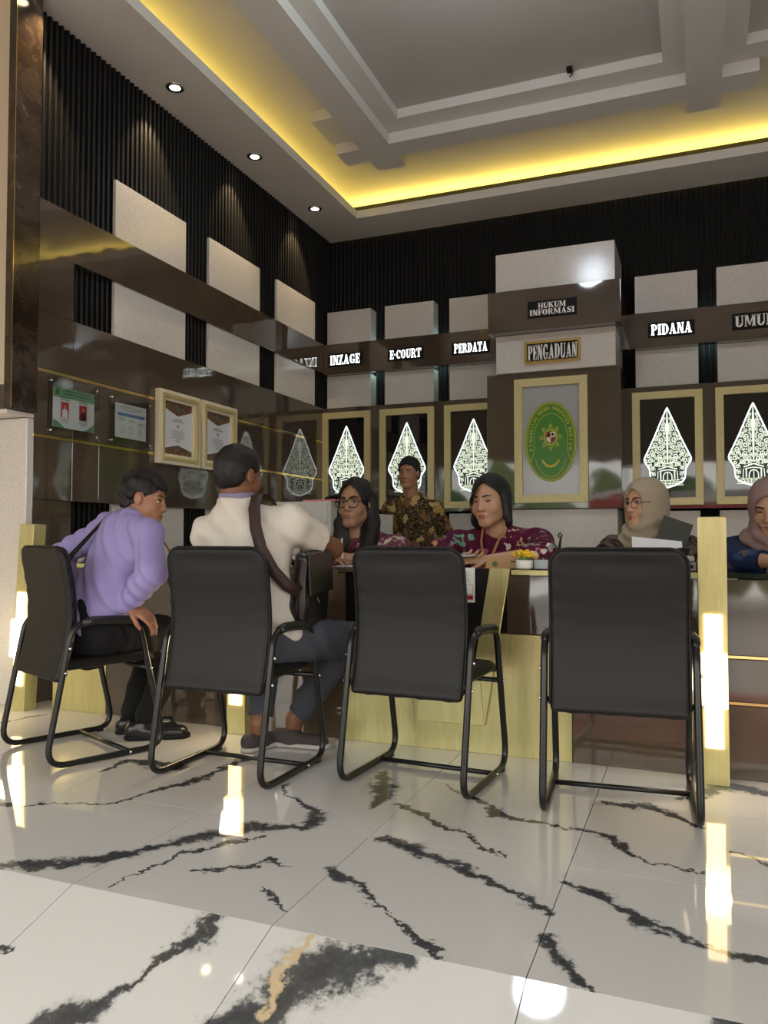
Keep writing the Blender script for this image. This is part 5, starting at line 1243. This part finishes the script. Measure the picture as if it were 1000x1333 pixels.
# 5: woman in maroon floral blouse
p, Rh, T = staff((-.92, 3.85, 0), 'woman in a wine red floral blouse with bobbed black hair, looking down at a phone', (-.30, -.94, -.14), (-.925, 3.725, 1.095), 1.02, (-.92, 3.90, .46), (-.915, 3.86, .80), (-.915, 3.82, .945), (-.715, 3.84, .885), (-1.125, 3.84, .875), (-.1, -1, 0), 'skin_light', 'batik_wine', None,
    ((-.645, 3.63, .835), (-1.165, 3.66, .84)), ((-.875, 3.485, .812), (-1.035, 3.50, .812)), (((-.95, -.15, .05), (-.2, .3, -.7), 1, .45), ((.85, -.45, .05), (.4, .2, .7), -1, .45)), .150, fat=.14, lipm='lip_red', seed=5.0, closed=True, rollv=-.04, sleeve=.42)
hp = moved([EL((0, -.018, .036), (.088, .106, .096), k=.02), RC((.076, -.025, .02), (.088, -.02, -.085), .034, .038, .02), RC((-.078, -.01, .02), (-.086, .005, -.075), .026, .024, .02), RC((0, -.05, 0), (.01, -.07, -.10), .075, .070, .03), RC((.04, -.05, -.04), (.075, -.045, -.105), .06, .045, .03), RC((-.08, .0, -.07), (-.105, .02, -.105), .020, .008, .01)], Rh, T, 1.02)
surface('hair', hp, .005, M['hairblack'], p, longpost(Rh, T, 1.02, .066, -.012, .062, -.12), hair_noise(.0014, Rh, T, 90))
fr_ = MB()
for i in range(5): fr_.tube([tuple(Rh @ (V3(q) * 1.02) + T) for q in ((.002 + i * .004, .088 - i * .002, .088), (.016 + i * .005, .098, .050 - i * .004), (.036 + i * .004, .092, .016), (.062 + i * .002, .070, -.004 - i * .004))], [.004, .004, .003, .0012], 6)
world_child(fr_.build('fringe', M['hairblack'], None, True), p)
for sd_ in (-1, 1):
    l_ = strap(MB(), [(-.915 + sd_ * .055, 3.765, .965), (-.925 + sd_ * .042, 3.715, .90), (-.930 + sd_ * .020, 3.685, .82), (-.932 + sd_ * .006, 3.675, .77)], .011, .002, (0, -1, .3)).build('lanyard', M['tan_strap']); world_child(l_, p)
phn = bevel(MB().box(-.066, .066, -.034, .034, -.004, .004).build('phone', M['shoe_sole']), .003); phn.location = (-.985, 3.44, .834); phn.rotation_euler = (.10, -.05, .05); tag(phn, 'pale phone held by the woman in the floral blouse', 'phone')
# 6: woman in beige headscarf
def hijab(p, R, T, s, sh1, sh2, F, m_, seed, drop=.0, front=(0, 0, 0), low=-.5):
    F = nrm(F); sh1, sh2 = V3(sh1), V3(sh2); mid = (sh1 + sh2) / 2
    L = moved([EL((0, -.020, .034), (.094, .114, .104), k=.02), EL((0, .0, -.035), (.088, .088, .100), k=.03), EL((0, -.06, -.03), (.085, .07, .10), k=.03), RC((0, -.005, -.09), (0, -.02, -.15), .078, .085, .03)], R, T, s)
    c0 = mid + UP * .045
    L += [RC(c0, c0 * .5 + (sh1 + UP * .01) * .5, .085, .075, .04), RC(c0, c0 * .5 + (sh2 + UP * .01) * .5, .085, .075, .04), RC(c0 + F * .04, mid + F * .07 - UP * (.08 + drop), .095, .085, .05, flat=(F, 1.25)), RC(c0 - F * .03, mid - F * .05 - UP * .10, .09, .09, .05)]
    L += moved([EL((0, .100, -.014), (.058, .100, .090), k=.006, sub=True)], R, T, s)
    def fold(P):
        Q = (P - T) @ R; r = np.sqrt(Q[:, 0] ** 2 + (Q[:, 2] + .02) ** 2)
        below = np.clip((-Q[:, 2] - .06) / .06, 0, 1)
        return .0035 * (np.sin(r * 120 + seed + 2.2 * np.sin(Q[:, 0] * 22)) * (.35 + below)) + .004 * below * np.sin(Q[:, 2] * 75 + Q[:, 0] * 45 + seed)
    surface('headscarf', L, .005, M[m_], p, None, fold)
p, Rh, T = staff((-.20, 3.90, 0), 'woman in a beige headscarf and round glasses holding papers behind the nearest chair', (-.68, -.76, .02), (-.222, 3.83, 1.068), .95, (-.20, 3.95, .46), (-.20, 3.90, .77), (-.20, 3.88, .91), (-.045, 3.885, .855), (-.355, 3.865, .855), (-.15, -1, 0), 'skin_light', 'batik_brown', None,
    ((-.02, 3.68, .82), (-.385, 3.68, .83)), ((-.13, 3.51, .82), (-.275, 3.51, .82)), (((-.4, -.7, .1), (-.3, .2, -.7), 1, .5), ((.35, -.75, .1), (.3, .2, -.7), -1, .5)), .12, lipm='lip_red', seed=7.0)
hijab(p, Rh, T, .95, (-.045, 3.885, .865), (-.355, 3.865, .865), (-.2, -1, 0), 'hijab_beige', 1.0)
glasses(Rh, T, .95, p, M['strap_brown'], .024, .022, .0014, True)
M['paperlines'] = M['paper']
pb = MB(); pb.box(-.105, .105, -.001, .001, -.075, .075); o = pb.build('document', M['paper']); o.location = (-.155, 3.60, .868); o.rotation_euler = (-1.0, .10, .15); tag(o, 'white document sheets held up by the woman in the beige headscarf', 'paper')
o = bevel(MB().box(-.065, .065, -.004, .004, -.085, .085).build('folder', M['darkgreen']), .002); o.location = (-.095, 3.70, .915); o.rotation_euler = (-.25, .35, .1); tag(o, 'dark green folder leaning on the arm of the woman in the beige headscarf', 'folder')
# 7: woman in mauve headscarf at the right edge
p, Rh, T = staff((.31, 3.92, 0), 'woman in a mauve headscarf and blue printed sleeves looking down at the right edge', (-.22, -.92, -.34), (.305, 3.80, 1.045), .97, (.32, 3.95, .46), (.32, 3.90, .76), (.32, 3.87, .90), (.47, 3.87, .85), (.165, 3.87, .85), (.0, -1, 0), 'skin_olive', 'batik_blue', None,
    ((.53, 3.66, .82), (.155, 3.66, .825)), ((.44, 3.50, .815), (.315, 3.52, .815)), (((-.5, -.7, 0), (0, 0, -1), 1, .4), ((.6, -.6, 0), (0, 0, -1), -1, .4)), .12, lipm='lip_dark', seed=9.0, closed=True, sleeve=.62)
hijab(p, Rh, T, .97, (.47, 3.87, .86), (.165, 3.87, .86), (0, -1, 0), 'hijab_mauve', 4.0, .04)
# 4: man standing by the back wall
p = person((-2.08, 5.84, 0), 'man in a black and gold batik shirt standing before the light boxes, hands behind him')
Rh = face_axes((-.05, -1, .0), 0); T = V3((-2.085, 5.78, 1.418)); F = nrm((.12, -1, 0)); sd = nrm((-.99, -.12, 0))
pel, chest, neck = V3((-2.06, 5.86, .72)), V3((-2.07, 5.85, 1.05)), V3((-2.08, 5.84, 1.235)); shl, shr = V3((-1.905, 5.87, 1.135)), V3((-2.245, 5.83, 1.145))
tor = torso_prims(pel, chest, neck, shl, shr, F, .135, .145, 1.35)
el, wl_ = V3((-1.835, 5.96, .94)), V3((-2.00, 6.06, .80)); er, wr_ = V3((-2.325, 5.92, .96)), V3((-2.15, 6.05, .80))
arms = [RC(shl, el, .05, .04, .02), RC(el, wl_, .04, .028, .015), RC(shr, er, .05, .04, .02), RC(er, wr_, .04, .028, .015)]
legs = [RC(pel + V3((.08, 0, -.03)), (-1.98, 5.86, .40), .088, .06, .03), RC(pel + V3((-.08, 0, -.03)), (-2.15, 5.86, .40), .088, .06, .03), RC((-1.98, 5.86, .40), (-1.97, 5.88, .08), .058, .04, .02), RC((-2.15, 5.86, .40), (-2.16, 5.88, .08), .058, .04, .02)]
surface('body', tor + arms + legs + moved(head_prims(), Rh, T, 1.0) + [RC(neck, T + Rh @ V3((0, -.02, -.07)), .055, .055, .02)] + hand_prims(wl_, (-.8, .1, -.3), (0, 1, 0), 1, .6) + hand_prims(wr_, (.8, .1, -.3), (0, 1, 0), -1, .6), .0065, M['skin_tan'], p)
face_parts(Rh, T, 1.0, p, 'hairblack', 'lip_dark'); short_hair(Rh, T, 1.0, p, top=.022, fringe=.062, nape=-.045, amp=.0022)
sl = []
for s0, e0 in ((shl, el), (shr, er)): u = nrm(e0 - s0); sl.append(RC(s0, e0, .066, .066, .02, clip=[(e0 - u * .01, u)]))
surface('batik_shirt', [dict(q, clip=[((0, 0, .62), (0, 0, -1))]) if i == 0 else q for i, q in enumerate(inflate(tor, .016))] + sl, .0065, M['batik_gold'], p, None, folds(.004, (.8, .1, .4), (.2, .2, .9), 6))
surface('shirt_collar', [RC(neck - UP * .02, neck + UP * .014 + F * .005, .070, .064, .01, clip=[(neck + UP * .024, nrm((0, -.2, 1)))])], .006, mat('red_collar', (.20, .02, .02), .7), p)
surface('trousers', inflate(legs, .014) + [RC(pel - UP * .05, pel, .13, .13, .03, flat=(F, 1.3))], .012, M['trouser_black'], p)
for x in (-1.97, -2.16): shoe(p, (x, 5.93, .001), (x + .01, 5.68, .001), 'leather_black', 'black', .040)
